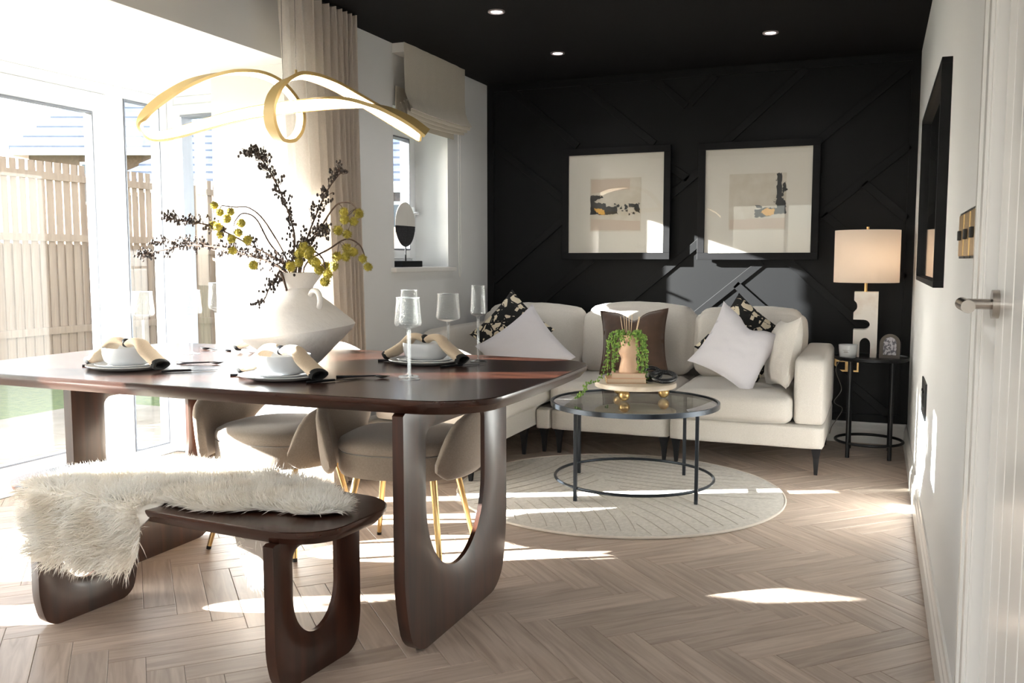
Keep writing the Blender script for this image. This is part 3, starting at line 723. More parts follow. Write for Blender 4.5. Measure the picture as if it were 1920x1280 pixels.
o0 = Vector(pl_.location); W2, T2 = .0225, .0065
body, strip = [], []
for i, p in enumerate(path):
    t = (path[min(i+1, len(path)-1)]-path[max(i-1, 0)]).normalized(); v = (Vector((0, 0, 1.148))-p).normalized()
    e1 = t.cross(v).normalized(); e2 = e1.cross(t).normalized()
    if e2.dot(v) < 0: e2 = -e2
    a = math.radians(ph[i]); nrm = e1*math.cos(a)+e2*math.sin(a); wv = t.cross(nrm).normalized()
    c = p-o0
    body.append([c+wv*W2-nrm*T2, c+wv*W2+nrm*T2, c+wv*(W2-.003)+nrm*T2, c+wv*(W2-.0035)+nrm*(T2-.003), c-wv*(W2-.0035)+nrm*(T2-.003), c-wv*(W2-.003)+nrm*T2, c-wv*W2+nrm*T2, c-wv*W2-nrm*T2])
    strip.append([c+wv*(W2-.004)+nrm*(T2-.002), c+wv*(W2-.004)+nrm*(T2+.001), c-wv*(W2-.004)+nrm*(T2+.001), c-wv*(W2-.004)+nrm*(T2-.002)])
MB().rings(body).build('ribbon_body', M['satin_gold'], pl_, smooth=40)
MB().rings(strip).build('light_strip', M['led'], pl_, smooth=60)
for (qx, qz) in ((-2.155, 1.842), (-1.975, 1.822)):
    i = min(range(len(path)), key=lambda i: abs(path[i].x-qx)+4*max(0, 1.78-path[i].z)+abs(path[i].z-qz)); p = path[i]
    wv_ = MB().tube([p-o0+Vector((0, 0, .006)), Vector((p.x, p.y, 2.385))-o0], .0011, 6).build('suspension_wire', M['nickel'], pl_)
    MB().tube([p-o0+Vector((0, 0, .002)), p-o0+Vector((0, 0, .022))], .0045, 12).build('wire_grip', M['satin_gold'], pl_)
MB().box((-.25, -.05, .785), (.22, .17, .7995)).build('canopy', M['satin_gold'], pl_, bevel=.004)

# ------------------------------------------------------------------ crockery, cutlery, napkins, glasses
def rsq(r, e=3.2, n=48): return [(math.copysign(abs(math.cos(a))**(2/e), math.cos(a))*r, math.copysign(abs(math.sin(a))**(2/e), math.sin(a))*r) for a in [2*PI*k/n for k in range(n)]]
def rprof(prof, e=2.2, n=48): return [[(x, y, z) for x, y in rsq(r, e, n)] for r, z in prof]
T0 = TZ+.0004
SC = (K, K, K)
def put(o, x, y): o.location = (x*K, y*K, o.location.z); o.scale = SC; return o
def plate(r, h, name, label, group, x, y, z):
    return put(tag(MB().rings(rprof([(r*.62, 0), (r*.78, .002), (r*.96, h*.75), (r, h), (r*.985, h+.002), (r*.95, h*.8), (r*.88, .0075), (r*.3, .006)])).build(name, M['ceramic'], smooth=50, loc=(x, y, z)), label, 'plate', group), x, y)
def bowl(label, x, y, z):
    return put(tag(MB().rings(rprof([(.052, 0), (.068, .004), (.083, .018), (.089, .04), (.090, .064), (.0885, .067), (.0865, .064), (.085, .04), (.078, .018), (.05, .009), (.01, .008)])).build('bowl', M['ceramic'], smooth=50, loc=(x, y, z)), label, 'bowl', 'white bowls on the table settings'), x, y)
def napkin(label, x, y, z, rz, dn=.115):
    t = thing('napkin', label, 'napkin', (x, y, z), rz, 'beige napkins laid over the bowls')
    for sg, nm in ((-1, 'cloth_tail'), (1, 'cloth_tail')):
        L_ = [(sg*.006, 0, .028), (sg*.035, 0, .040), (sg*.07, 0, .036), (sg*.10, -.003, .008), (sg*.137, -.006, -.018), (sg*.178, -.010, -.040)]
        pts = smoothpath(L_, 5); N = len(pts); rings = []
        for i, p in enumerate(pts):
            tt = i/(N-1); hw = .020+.018*min(1, tt*1.5); hh = .013+.007*tt
            d = (pts[min(i+1, N-1)]-pts[max(i-1, 0)]).normalized(); up = Vector((0, 1, 0)); n3 = d.cross(up)
            if n3.z < 0: n3 = -n3
            rings.append([p+up*hw*math.cos(b)*(1+.10*math.sin(3*b+i*.3))+n3*hh*math.sin(b)*(1+.12*math.cos(2*b+1)) for b in [2*PI*k/18 for k in range(18)]])
        o = MB().rings(rings, True, False).build(nm, M['napkin'], t, smooth=60)
        e = rings[-1]; c_ = sum((Vector(v) for v in e), Vector())/18
        MB().rings([[Vector(v)+(Vector(v)-c_)*.04-d*.015 for v in e], [Vector(v)+(Vector(v)-c_)*.05-d*.003 for v in e], [Vector(v)+d*.002 for v in e], [c_+(Vector(v)-c_)*.72+d*.001 for v in e], [c_+(Vector(v)-c_)*.6-d*.02 for v in e]], False, True).build('hem', M['black_cloth'], o, smooth=40)
    MB().sphere((-.002, -.004, .034), .02, 16, 10, (1.05, .8, .85)).build('napkin_knot', M['cutlery'], t, smooth='full', label='smooth black oval napkin holder')
    return put(t, x, y)
def handle_pts(mb, L, z=.0045, r=.0042): return mb.tube([(0, 0, z*.8), (L*.25, 0, z), (L*.62, 0, z+.002), (L, 0, z+.004)], [r*1.2, r, r*.7, r*.62], 8)
def spoon(label, x, y, rz):
    mb = handle_pts(MB(), .135); P = []
    for i in range(13):
        u = -1+2*i/12; row = []
        for j in range(9):
            v = -1+2*j/8; wd = .020*math.sqrt(max(0, 1-u*u))*(1-.18*u); xx = .157+.028*u
            row.append((xx, v*wd, .0075-.006*(1-v*v)*(1-u*u)+.003*abs(u)))
        P.append(row)
    mb.grid(P); Q = [[(a, b, c-.0014) for a, b, c in r] for r in P]; mb.grid(Q)
    return put(tag(mb.build('spoon', M['cutlery'], smooth='full', loc=(x, y, T0), rot=(0, 0, rz)), label, 'spoon', 'black spoons on the dining table'), x, y)
def fork(label, x, y, rz):
    mb = handle_pts(MB(), .125); mb.box((.125, -.011, .0065), (.150, .011, .0085))
    for k in range(4): mb.tube([(.149, -.009+.006*k, .0075), (.17, -.0095+.0063*k, .009), (.19, -.009+.006*k, .006)], [.0022, .0018, .001], 6)
    return put(tag(mb.build('fork', M['cutlery'], smooth=40, loc=(x, y, T0), rot=(0, 0, rz)), label, 'fork', 'black forks on the dining table'), x, y)
def knife(label, x, y, rz):
    mb = MB().tube([(0, 0, .0045), (.05, 0, .005), (.10, 0, .0045)], [.0045, .0048, .004], 8)
    mb.rings([[(.098, -.006, .003), (.098, .006, .003), (.098, .006, .005), (.098, -.006, .005)], [(.16, -.009, .003), (.16, .008, .003), (.16, .008, .0045), (.16, -.009, .0045)], [(.21, 0, .003), (.21, .006, .003), (.21, .006, .004), (.21, 0, .004)]])
    return put(tag(mb.build('knife', M['cutlery'], smooth=40, loc=(x, y, T0), rot=(0, 0, rz)), label, 'knife', 'black knives on the dining table'), x, y)
def glass(kind, label, x, y):
    t = thing(kind, label, 'glass', (x, y, T0), 0, 'seeded stem glasses on the dining table')
    if kind == 'flute_glass': rt, rb, z0, z1 = .0265, .0315, .185, .30
    else: rt, rb, z0, z1 = .040, .0475, .172, .272
    pr = [(.0045, z0-.018), (.007, z0-.008), (rb*.62, z0-.002), (rb*.92, z0+.003), (rb, z0+.014), ((rb+rt)/2, (z0+z1)/2), (rt, z1), (rt-.0012, z1), ((rb+rt)/2-.0016, (z0+z1)/2), (rb-.002, z0+.015), (rb*.85, z0+.006), (.001, z0+.002)]
    MB().lathe(pr, 40).build('glass_bowl', M['stoneglass'], t, smooth=50)
    MB().tube([(rt*math.cos(2*PI*k/40), rt*math.sin(2*PI*k/40), z1) for k in range(40)], .0009, 6, closed=True).build('rim', M['ceramic_rim'], t, smooth='full')
    MB().lathe([(.0032, .012), (.0036, .06), (.0048, z0-.018)], 16).build('stem', M['clearglass'], t, smooth=True)
    MB().lathe([(.034, .0), (.0345, .0015), (.022, .0035), (.007, .007), (.0033, .013)], 36).build('foot', M['clearglass'], t, smooth=50)
    return put(t, x, y)
M['ceramic_rim'] = glassy('polished_glass_rim', (.9, .92, .92), .3, .3, .05, body=.15)
SET = [('near-left', -2.565, 2.545, 'at the left end near the bench'), ('near', -1.865, 2.53, 'in the front centre'), ('far', -1.625, 3.12, 'at the far side near the sofa'), ('far-left', -2.42, 3.24, 'behind the big vase')]
for i, (nm, x, y, wh) in enumerate(SET):
    plate(.145, .016, 'dinner_plate', f'large white dinner plate {wh}, lowest of its stack', 'white dinner plates', x, y, T0)
    plate(.115, .013, 'side_plate', f'smaller white plate {wh}, between dinner plate and bowl', 'white side plates', x, y, T0+.0075*K)
    bowl(f'white bowl {wh}, topmost of its stack', x, y, T0+.0145*K)
    napkin(f'beige napkin with black hems {wh}, laid across the bowl', x, y-.004, T0+.062*K, math.radians([-4, -10, -8, 10][i]))
    if i != 3: fork(f'matt black fork {wh}, left of the plates', x-.20, y-.03, math.radians([35, 30, 20][i]))
knife('black table knife lying right of the near-left plates', -2.36, 2.49, math.radians(42))
spoon('black spoon beyond the knife, right of the near-left plates', -2.50, 2.72, math.radians(20))
knife('black table knife right of the front centre plates, under the napkin tail', -1.71, 2.44, math.radians(58))
spoon('black spoon beside the front centre plates, pointing to the wine glasses', -1.70, 2.60, math.radians(20))
spoon('black spoon left of the vase, beside the hidden far-left setting', -2.63, 3.19, math.radians(172))
knife('black table knife right of the far setting near the sofa', -1.50, 2.99, math.radians(60))
glass('flute_glass', 'tall flute glass at the front, nearest the right table leg', -1.452, 2.665)
glass('wine_glass', 'wide wine glass half hidden behind the front flute glass', -1.495, 2.735)
glass('wine_glass', 'wide wine glass right of centre in front of the far white bowl', -1.525, 3.11)
glass('flute_glass', 'tall flute glass furthest right, in front of the sofa', -1.462, 3.25)
glass('flute_glass', 'tall flute glass furthest left, behind the near-left bowl', -2.98, 2.82)
glass('wine_glass', 'wide wine glass right of the leftmost flute, against the window', -2.80, 2.86)
glass('wine_glass', 'wide wine glass standing in the open left middle of the table', -2.72, 3.05)
glass('flute_glass', 'tall flute glass behind and right of the left middle wine glass', -2.73, 3.22)

# ------------------------------------------------------------------ vase with stems
VX, VY = -2.05*K, 2.88*K
va_ = thing('ceramic_vase', 'large angular matt white vase with a small loop handle and branches', 'vase', (VX, VY, T0)); va_.scale = SC
vp = [(.055, 0), (.07, .004), (.085, .015), (.205, .118), (.215, .133), (.205, .150), (.075, .275), (.058, .295), (.062, .305), (.085, .335), (.096, .352), (.092, .354), (.078, .335), (.05, .303), (.05, .28)]
rg = []
for r, z in vp:
    ring = []
    for k in range(56):
        a = 2*PI*k/56; wob = 1+.012*nz(math.cos(a)*2, math.sin(a)*2, z*6, 1.5)
        tilt = .055*math.cos(a-.5)*min(1, max(0, (.3-abs(z-.135)*2.2)/.3))*(r/.2)
        ring.append((r*wob*math.cos(a), r*wob*math.sin(a), max(0, z+tilt*.45)))
    rg.append(ring)
MB().rings(rg, True, False).build('vase_body', M['matt_white'], va_, smooth=35)
hp = [(.075, 0, .262), (.098, .0, .285), (.128, 0, .282), (.142, 0, .255), (.135, 0, .225), (.118, 0, .205)]
hp = [(x*math.cos(.35), -x*math.sin(.35), z) for x, _, z in hp]
MB().tube(smoothpath(hp, 6), .0105, 12).build('vase_handle', M['matt_white'], va_, smooth=True)
M['stem'] = mat('brown_stem', '42332a', .8, col2='5a473a', nscale=30)
M['berry'] = mat('dusky_berry', '2b2422', .6, col2='433733', nscale=40)
M['pod'] = mat('yellow_green_puffball', '8d8430', .85, col2='c0b04a', nscale=40, bump=(120, 1), sub=0)
vo = Vector((VX, VY, T0))
def ray_pt(px, py, y):                              # a point of the bouquet: where it stands on the plane at depth y
    F = Vector((-math.sin(yaw)*math.cos(pitch), math.cos(yaw)*math.cos(pitch), -math.sin(pitch))); R_ = Vector((math.cos(yaw), math.sin(yaw), 0)); U_ = R_.cross(F)
    d = F+R_*(px-960)/1688.24+U_*(640-py)/1688.24; y *= K; k = y/d.y; return (Vector((d.x*k, y, 1.148+d.z*k))-vo)/K
vo = Vector((VX, VY, T0)); rr = random.Random(11)
def berry_stem(pix, y0, y1, dens=1.0):
    base = Vector((rr.uniform(-.03, .03), rr.uniform(-.03, .03), .20))
    pts = [base]+[ray_pt(px, py, y0+(y1-y0)*(i/(len(pix)-1))) for i, (px, py) in enumerate(pix)]
    sp = smoothpath(pts, 6); n = len(sp)
    so_ = MB().tube(sp, [.0038*(1-.7*i/n)+.0010 for i in range(n)], 6).build('berry_stem', M['stem'], va_, smooth=True)
    tw = MB(); be = MB()
    for i in range(n//5, n):
        for q in range(3):
            if rr.random() > dens*.62: continue
            t = (sp[min(i+1, n-1)]-sp[i-1]).normalized(); sd = Vector((rr.uniform(-1, 1), rr.uniform(-.7, .7), rr.uniform(-.6, 1))); sd = (sd-t*sd.dot(t)).normalized()
            L_ = rr.uniform(.025, .062)*(1-.35*i/n); e = sp[i]+(t*.8+sd).normalized()*L_; m_ = sp[i]+(t*.5+sd)*L_*.4
            tw.tube([sp[i], m_, e], .0013, 4)
            for c in range(rr.randint(3, 5)):
                f = c/4; b0 = sp[i].lerp(e, .35+.65*f); b1 = b0+(sd*rr.uniform(-1, 1)+t*rr.uniform(.1, 1)+Vector((rr.uniform(-1, 1), rr.uniform(-1, 1), rr.uniform(-1, 1)))*.6).normalized()*rr.uniform(.008, .016)
                tw.tube([b0, b1], .0010, 4); be.sphere(b1, rr.uniform(.0042, .0056), 6, 4, (1, 1, 1.3))
    tw.build('twigs', M['stem'], so_, kind='stuff'); be.build('berries', M['berry'], so_, smooth='full', kind='stuff')
berry_stem([(548, 505), (552, 440), (530, 370), (505, 320), (482, 288), (470, 285)], 2.85, 2.75, 1.0)
berry_stem([(562, 505), (575, 450), (598, 390), (618, 350), (640, 322)], 2.88, 2.95, .9)
berry_stem([(540, 505), (470, 460), (400, 425), (350, 415), (318, 410)], 2.85, 2.7, .9)
berry_stem([(535, 510), (440, 470), (360, 460), (300, 470), (268, 478)], 2.85, 2.8, 1.1)
berry_stem([(538, 510), (470, 480), (400, 468), (345, 452), (300, 455)], 2.86, 2.95, .9)
berry_stem([(556, 500), (566, 470), (590, 440), (612, 430)], 2.82, 2.72, 1.0)
berry_stem([(528, 512), (518, 520), (505, 540), (495, 562), (482, 568)], 2.78, 2.7, .5)
pods = [(402,385),(412,398),(432,397),(425,410),(408,425),(400,422),(452,418),(447,436),(413,440),(434,448),(464,450),(436,470),(475,497),(645,398),(672,400),(646,412),(663,415),(610,428),(634,432),(651,439),(650,465),(662,472),(632,480),(648,481),(680,485),(690,500),(562,475),(582,470),(578,478),(592,492),(586,488),(560,492),(612,500),(626,499),(598,506),(614,514),(609,528),(545,500),(570,462)]
def pod_stem(pix, y0, y1, idx):
    base = Vector((rr.uniform(-.03, .03), rr.uniform(-.03, .03), .20)); pts = [base]+[ray_pt(px, py, y0+(y1-y0)*(i/(len(pix)-1))) for i, (px, py) in enumerate(pix)]
    sp = smoothpath(pts, 6); n = len(sp); mb = MB().tube(sp, [.0032*(1-.65*i/n)+.0011 for i in range(n)], 6)
    so_ = mb.build('flower_stem', M['stem'], va_, smooth=True)
    for j in idx:
        px, py = pods[j]; yy = y1+rr.uniform(-.05, .05); c = ray_pt(px, py, yy); r = .020+rr.uniform(-.002, .002)
        b0 = min(sp[n//2:], key=lambda q: (q-c).length); MB().tube([b0, b0.lerp(c, .5)+Vector((0, 0, .008)), c], .0012, 4).build('twig', M['stem'], so_)
        m = MB(); m.sphere(c, r*.8, 10, 7)
        for q in range(110):
            u_ = Vector((rr.gauss(0, 1), rr.gauss(0, 1), rr.gauss(0, 1))).normalized(); s_ = u_.orthogonal().normalized()*.0014
            m.add([c+u_*r*.7+s_, c+u_*r*.7-s_*.5+u_.cross(s_), c+u_*r*.7-s_*.5-u_.cross(s_), c+u_*r*1.12], [(0, 1, 3), (1, 2, 3), (2, 0, 3)])
        m.build('puffball', M['pod'], so_)
pod_stem([(545, 505), (500, 420), (468, 390), (440, 388), (415, 385)], 2.85, 2.8, range(0, 6))
pod_stem([(540, 505), (505, 455), (480, 410), (455, 400), (440, 415)], 2.87, 2.75, range(6, 13))
pod_stem([(565, 500), (600, 430), (630, 385), (655, 380), (668, 390)], 2.88, 2.85, range(13, 20))
pod_stem([(570, 502), (620, 465), (650, 448), (675, 460), (685, 485)], 2.86, 2.9, range(20, 26))
pod_stem([(560, 500), (572, 478), (590, 472), (605, 485), (610, 505)], 2.82, 2.74, range(26, 39))
# ------------------------------------------------------------------ curtain, roman blind, window ornament
ct = thing('linen_curtain', 'tall beige linen curtain hanging in folds beside the bay opening', 'curtain', (-2.53, 3.75, 0))
P = []
for i in range(181):
    s = i/180; y = -.30+.62*s
    amp = .016+.05*s*(1-s*.2)
    f = 3.0*s+6.5*s*s
    row = []
    for j in range(25):
        z = .012+2.375*j/24; k = j/24
        x = amp*math.sin(2*PI*f+.25*math.sin(z*1.7))*(1.05-.3*k)+.01*nz(s*6, z*.8, 2)
        yl = -.155-.155*k; row.append((x, yl+(.335-.02*k-yl)*s+.006*math.sin(4*PI*f+1), z))
    P.append(row)
MB().grid(P).build('curtain_cloth', M['linen'], ct, smooth='full')
MB().box((-.012, -.33, 2.388), (.012, .34, 2.3995)).build('curtain_track', M['black_metal'], ct)
rb = thing('roman_blind', 'oatmeal roman blind pulled up in soft folds over the small window', 'blind', (XL, 5.08, 2.0))
x0 = .085; y0, y1 = -.41, .41
MB().box((.001, y0+.01, .345), (x0-.008, y1-.01, .3985)).build('headrail', M['white_gloss'], rb)
prof = [(x0, .398), (x0, .385), (x0+.001, .2), (x0+.003, .115), (x0+.02, .075), (x0+.05, .03), (x0+.052, .022), (x0+.04, .022), (x0+.012, .062), (x0-.006, .085)]
def fold(prof, sag):
    return [[(x+.006*nz(i*.35, z*9, 1), y0+(y1-y0)*i/30, z-(sag*(1-(2*i/30-1)**2) if z < .1 else 0)) for x, z in prof] for i in range(31)]
MB().grid(fold(prof, .012)).build('blind_panel', M['blind'], rb, smooth=60)
for k in range(3):
    a = x0+.040-k*.022; zb = .02-k*.014
    pr = [(a-.028, .07-k*.006), (a-.020, .075-k*.006), (a-.006, .04-k*.01), (a, zb-.012), (a-.004, zb-.018), (a-.012, zb-.008), (a-.03, .05-k*.006)]
    MB().grid(fold(pr, .012+.003*k)).build('fold', M['blind'], rb, smooth=60)
MB().box((.012, y0+.02, -.055), (.018, y1-.03, .16)).build('lining', M['blind'], rb)
MB().tube([(.05, y1-.03, .3), (.05, y1-.03, -.93), (.05, y1-.015, -.96), (.05, y1, -.93), (.05, y1, .3)], .0022, 6).build('pull_cord', mat('white_cord', 'e0dedb', .6), rb)
orn = thing('disc_sculpture', 'oval ribbed disc sculpture, half white half black, on a black stand', 'ornament', (XL-.10, 5.00, WZ0))
MB().box((-.05, -.13, .0003), (.05, .13, .038)).build('plinth', M['black_metal'], orn, bevel=.003)
MB().tube([(0, 0, .037), (0, 0, .135)], .005, 10).build('rod', M['black_metal'], orn)
M['rib_w'] = mat('ribbed_white_wood', 'cfccc6', .7); M['rib_b'] = mat('charred_black_wood', '1c1c20', .8, bump=(60, .4))
def half(z0, z1, m, nm, vert):
    H, Wd, zc = .138, .125, .264; rows = []
    for side in (1, -1):
        P = []
        for i in range(41):
            z = z0+(z1-z0)*i/40; wv = Wd*math.sqrt(max(0, 1-((z-zc)/H)**2)); row = []
            for j in range(49):
                v = -1+2*j/48; y = v*wv; rib = .0025*abs(math.sin((y if vert else z)*PI/.011))
                row.append((side*(.012*math.sqrt(max(0, 1-v*v))*math.sqrt(max(.02, 1-((z-zc)/H)**2))+rib*(1 if abs(v) < .98 else 0)), y, z))
            P.append(row)
        rows.append(P)
    mb = MB(); mb.grid(rows[0]); mb.grid(rows[1]); mb.build(nm, m, orn, smooth=50, label='upper half in ribbed white' if vert else 'lower half in black')
half(.255, .4015, M['rib_w'], 'disc_half', True); half(.1265, .255, M['rib_b'], 'disc_half', False)

# ------------------------------------------------------------------ sofa
sf = thing('corner_sofa', 'cream woven corner sofa with a chaise and thin black legs', 'sofa', (-1.4, 5.4, 0))
o = Vector((-1.4, 5.4, 0))
def sb(name, x0, x1, y0, y1, z0, z1, r=.02, bulge=(.0, .0, .0), wr=.002, n=10, rot=(0, 0, 0), seed=0, shape=None, label=None):
    c = Vector(((x0+x1)/2, (y0+y1)/2, (z0+z1)/2))-o
    return softbox(x1-x0, y1-y0, z1-z0, r, bulge, n, wr, seed, M['boucle'], name, sf, c, rot, label, shape)
sb('base', -1.062, -.236, 4.97, 5.98, .145, .272, wr=.001); sb('base', -1.775, -1.068, 4.99, 5.98, .145, .272, wr=.001)
sb('base', -2.58, -1.875, 4.10, 5.98, .16, .30, wr=.001); sb('base', -1.873, -1.78, 4.99, 5.98, .145, .272, wr=.001)
sb('armrest', -.398, -.236, 4.985, 5.98, .27, .635, r=.03, bulge=(.006, .004, .008), n=12)
sb('armrest', -2.62, -2.46, 4.95, 5.98, .30, .72, r=.04, bulge=(.006, .004, .01), n=12)
sb('back_frame', -2.45, -.40, 5.82, 5.985, .27, .69, r=.03)
sb('seat_cushion', -1.055, -.402, 4.955, 5.80, .274, .43, r=.045, bulge=(.005, .012, .022), n=16, wr=.003, seed=3)
sb('seat_cushion', -1.785, -1.06, 4.975, 5.80, .274, .43, r=.045, bulge=(.005, .012, .022), n=16, wr=.003, seed=9)
sb('chaise_cushion', -2.46, -1.80, 4.10, 5.80, .302, .455, r=.045, bulge=(.01, .012, .02), n=16, wr=.003, seed=5)
def backc(x0, x1, z1, seed, tilt=0, slump=0):
    def shp(p, u):
        zt = max(0, u.z)
        return (p.x*(1+.02*(1-u.z**2)), p.y+.045*u.z, p.z+slump*zt*(1-abs(u.x)**2)-.02*zt*abs(u.x)**3)
    return sb('back_cushion', x0, x1, 5.53, 5.74, .445, z1, r=.075, bulge=(.012, .04, .015), n=20, wr=.006, seed=seed, rot=(0, math.radians(tilt), 0), shape=shp)
backc(-2.47, -1.765, .845, 2, 1.0, .01); backc(-1.755, -1.045, .86, 14, 0, .012); backc(-1.035, -.395, .86, 27, -.5, -.005)
for lx, ly, hgt in ((-.275, 5.03, .145), (-.275, 5.90, .145), (-1.03, 5.03, .145), (-1.10, 5.03, .145), (-1.74, 5.05, .145), (-1.835, 5.05, .145), (-1.92, 4.93, .16), (-1.92, 4.17, .16), (-2.52, 4.17, .16), (-2.52, 5.9, .16), (-1.1, 5.9, .145), (-1.8, 5.9, .145)):
    MB().rings([[(lx-o.x+sx*s_*.5, ly-o.y+sy*s_*.5, z) for sx, sy in ((-1, -1), (1, -1), (1, 1), (-1, 1))] for s_, z in ((.018, .0125 if (lx+1.175)**2+(ly-4.32)**2 < .83**2 else .0005), (.03, .09), (.05, hgt+.004))]).build('leg', M['black_metal'], sf)

# scatter cushions
M['geo'] = None
def geo():
    m = mat('black_cream_geometric_print', 'e0d4bd', .85); n = m.node_tree.nodes; l = m.node_tree.links; b = n['Principled BSDF']
    tc = n.new('ShaderNodeTexCoord'); mp = n.new('ShaderNodeMapping'); mp.inputs['Scale'].default_value = (1, 0, 1); l.new(tc.outputs['Object'], mp.inputs[0])
    bits = []
    for sc_, dist_, off in ((19, 'CHEBYCHEV', 0), (22, 'MANHATTAN', 3.7)):
        ro = n.new('ShaderNodeMapping'); ro.inputs['Rotation'].default_value = (0, .5+off, 0); ro.inputs['Location'].default_value = (off, 0, off); l.new(mp.outputs[0], ro.inputs[0])
        v = n.new('ShaderNodeTexVoronoi'); v.inputs['Scale'].default_value = sc_; v.distance = dist_; l.new(ro.outputs[0], v.inputs['Vector'])
        sp = n.new('ShaderNodeSeparateColor'); l.new(v.outputs['Color'], sp.inputs[0])
        g = n.new('ShaderNodeMath'); g.operation = 'GREATER_THAN'; g.inputs[1].default_value = .5; l.new(sp.outputs[0], g.inputs[0]); bits.append(g)
    df = n.new('ShaderNodeMath'); df.operation = 'SUBTRACT'; l.new(bits[0].outputs[0], df.inputs[0]); l.new(bits[1].outputs[0], df.inputs[1])
    ab = n.new('ShaderNodeMath'); ab.operation = 'ABSOLUTE'; l.new(df.outputs[0], ab.inputs[0])
    e = n.new('ShaderNodeTexVoronoi'); e.feature = 'DISTANCE_TO_EDGE'; e.inputs['Scale'].default_value = 15; l.new(mp.outputs[0], e.inputs['Vector'])
    g2 = n.new('ShaderNodeMath'); g2.operation = 'GREATER_THAN'; g2.inputs[1].default_value = .07; l.new(e.outputs['Distance'], g2.inputs[0])
    a2 = n.new('ShaderNodeMath'); a2.operation = 'MULTIPLY'; l.new(ab.outputs[0], a2.inputs[0]); l.new(g2.outputs[0], a2.inputs[1])
    mx = n.new('ShaderNodeMix'); mx.data_type = 'RGBA'; mx.inputs['A'].default_value = lin('0d0c0c'); mx.inputs['B'].default_value = lin('e2d6be'); l.new(a2.outputs[0], mx.inputs['Factor']); l.new(mx.outputs['Result'], b.inputs['Base Color'])
    return m
M['geo'] = geo()
def cushion(label, loc, rot, w_, h_, th, m, pipe=None, **k):
    t = thing('scatter_cushion', label, 'cushion', loc); t.rotation_mode = 'XYZ'
    t.rotation_euler = [math.radians(a) for a in rot]; pillow(w_, h_, th, m, 'cushion_cover', t, pipe=pipe, **k); return t
cushion('black and cream geometric cushion at the left end of the sofa', (-2.14, 5.27, .70), (-24, 38, -10), .40, .40, .13, M['geo'], seed=1)
cushion('plain white cushion lying against the left sofa back, tip up', (-1.97, 5.07, .60), (-35, 45, -12), .44, .44, .15, M['white_cotton'], seed=2)
cushion('dark brown velvet cushion in the middle of the sofa', (-1.375, 5.38, .655), (-16, -3, 4), .42, .40, .14, M['brown_velvet'], pipe=M['brown_velvet'], seed=4, dent=.05, pinch=.12)
cushion('black and cream geometric cushion behind the white one, right end of the sofa', (-.705, 5.36, .675), (-18, 38, 6), .42, .42, .13, M['geo'], seed=6)
cushion('plain white cushion standing on its corner at the right end of the sofa', (-.72, 5.13, .655), (-17, 30, 8), .40, .40, .15, M['white_cotton'], seed=8, dent=.04, pinch=.14)
cushion('cream cushion turned edge-on against the right armrest', (-.475, 5.20, .635), (-12, -6, -68), .38, .40, .14, M['boucle'], seed=10, pinch=.13)

# ------------------------------------------------------------------ coffee table
cx_, cy_ = -1.105, 4.355
cf = thing('coffee_table', 'round glass-topped coffee table with a thin dark metal frame', 'table', (cx_, cy_, 0))
MB().lathe([(.0001, .442), (.402, .442), (.405, .445), (.402, .450), (.0001, .450)], 72).build('glass_top', M['smokeglass'], cf, smooth=50)
MB().rings([[(r*math.cos(2*PI*k/72), r*math.sin(2*PI*k/72), z) for k in range(72)] for r, z in ((.406, .432), (.418, .432), (.418, .455), (.406, .455), (.406, .432))], False, False).build('top_ring', M['grey_metal'], cf, smooth=40)
for (x, y) in ((-.211, -.385), (.364, -.205), (-.365, .205), (.20, .391)):
    k = .402/math.hypot(x, y); x *= k; y *= k
    MB().box((x-.008, y-.008, .0118), (x+.008, y+.008, .433)).build('leg', M['grey_metal'], cf, bevel=.001)
MB().tube([(.394*math.cos(2*PI*k/72), .394*math.sin(2*PI*k/72), .072) for k in range(72)], .0075, 8, closed=True).build('lower_ring', M['grey_metal'], cf, smooth=True)
TT = .4505; sx_, sy_ = -1.13, 4.47
st = thing('cake_stand', 'round cream marble serving stand on gold ball feet', 'stand', (sx_, sy_, TT))
M['marble'] = mat('cream_marble', 'e6d9c8', .35, col2='c9b49b', nscale=6, mixlo=.45, mixhi=.75)
MB().lathe([(.0001, .058), (.20, .058), (.207, .062), (.207, .078), (.203, .083), (.0001, .083)], 64).build('stand_top', M['marble'], st, smooth=40)
for a in (-100, 20, 140):
    x, y = .145*math.cos(math.radians(a)), .13*math.sin(math.radians(a)); m = MB(); m.sphere((x, y, .029), .0285, 20, 12); m.build('ball_foot', M['gold'], st, smooth='full')
SZ = TT+.0835
def book(label, x, y, z, w_, d_, h_, rz, c):
    t = thing('book', label, 'book', (x, y, z), rz, 'closed books on the round stand')
    mb = MB(); mb.box((-w_/2, -d_/2, 0), (w_/2, d_/2, .003)); mb.box((-w_/2, -d_/2, h_-.003), (w_/2, d_/2, h_)); mb.box((-w_/2, -d_/2, .003), (-w_/2+.003, d_/2, h_-.003)); mb.build('book_cover', c, t)
    MB().box((-w_/2+.003, -d_/2+.004, .003), (w_/2-.004, d_/2-.004, h_-.003)).build('pages', mat('book_pages', 'd7c4ac', .9, stretch=(1, 1, 300), bump=(3, .4)), t)
cb1 = mat('tan_book_cloth', 'c49f7e', .8); cb2 = mat('pale_pink_book_cloth', 'cfae98', .8)
book('lower tan book under the face vase', sx_-.045, sy_-.03, SZ, .20, .135, .026, math.radians(20), cb1)
book('upper pale book directly beneath the face vase', sx_-.03, sy_-.03, SZ+.0262, .17, .12, .024, math.radians(17), cb2)
FZ = SZ+.0503
fv = thing('face_vase', 'pale terracotta vase shaped like a head profile, with trailing greenery', 'vase', (sx_-.03, sy_-.03, FZ))
M['terra'] = mat('pale_terracotta', 'dcb79a', .65)
rg = []
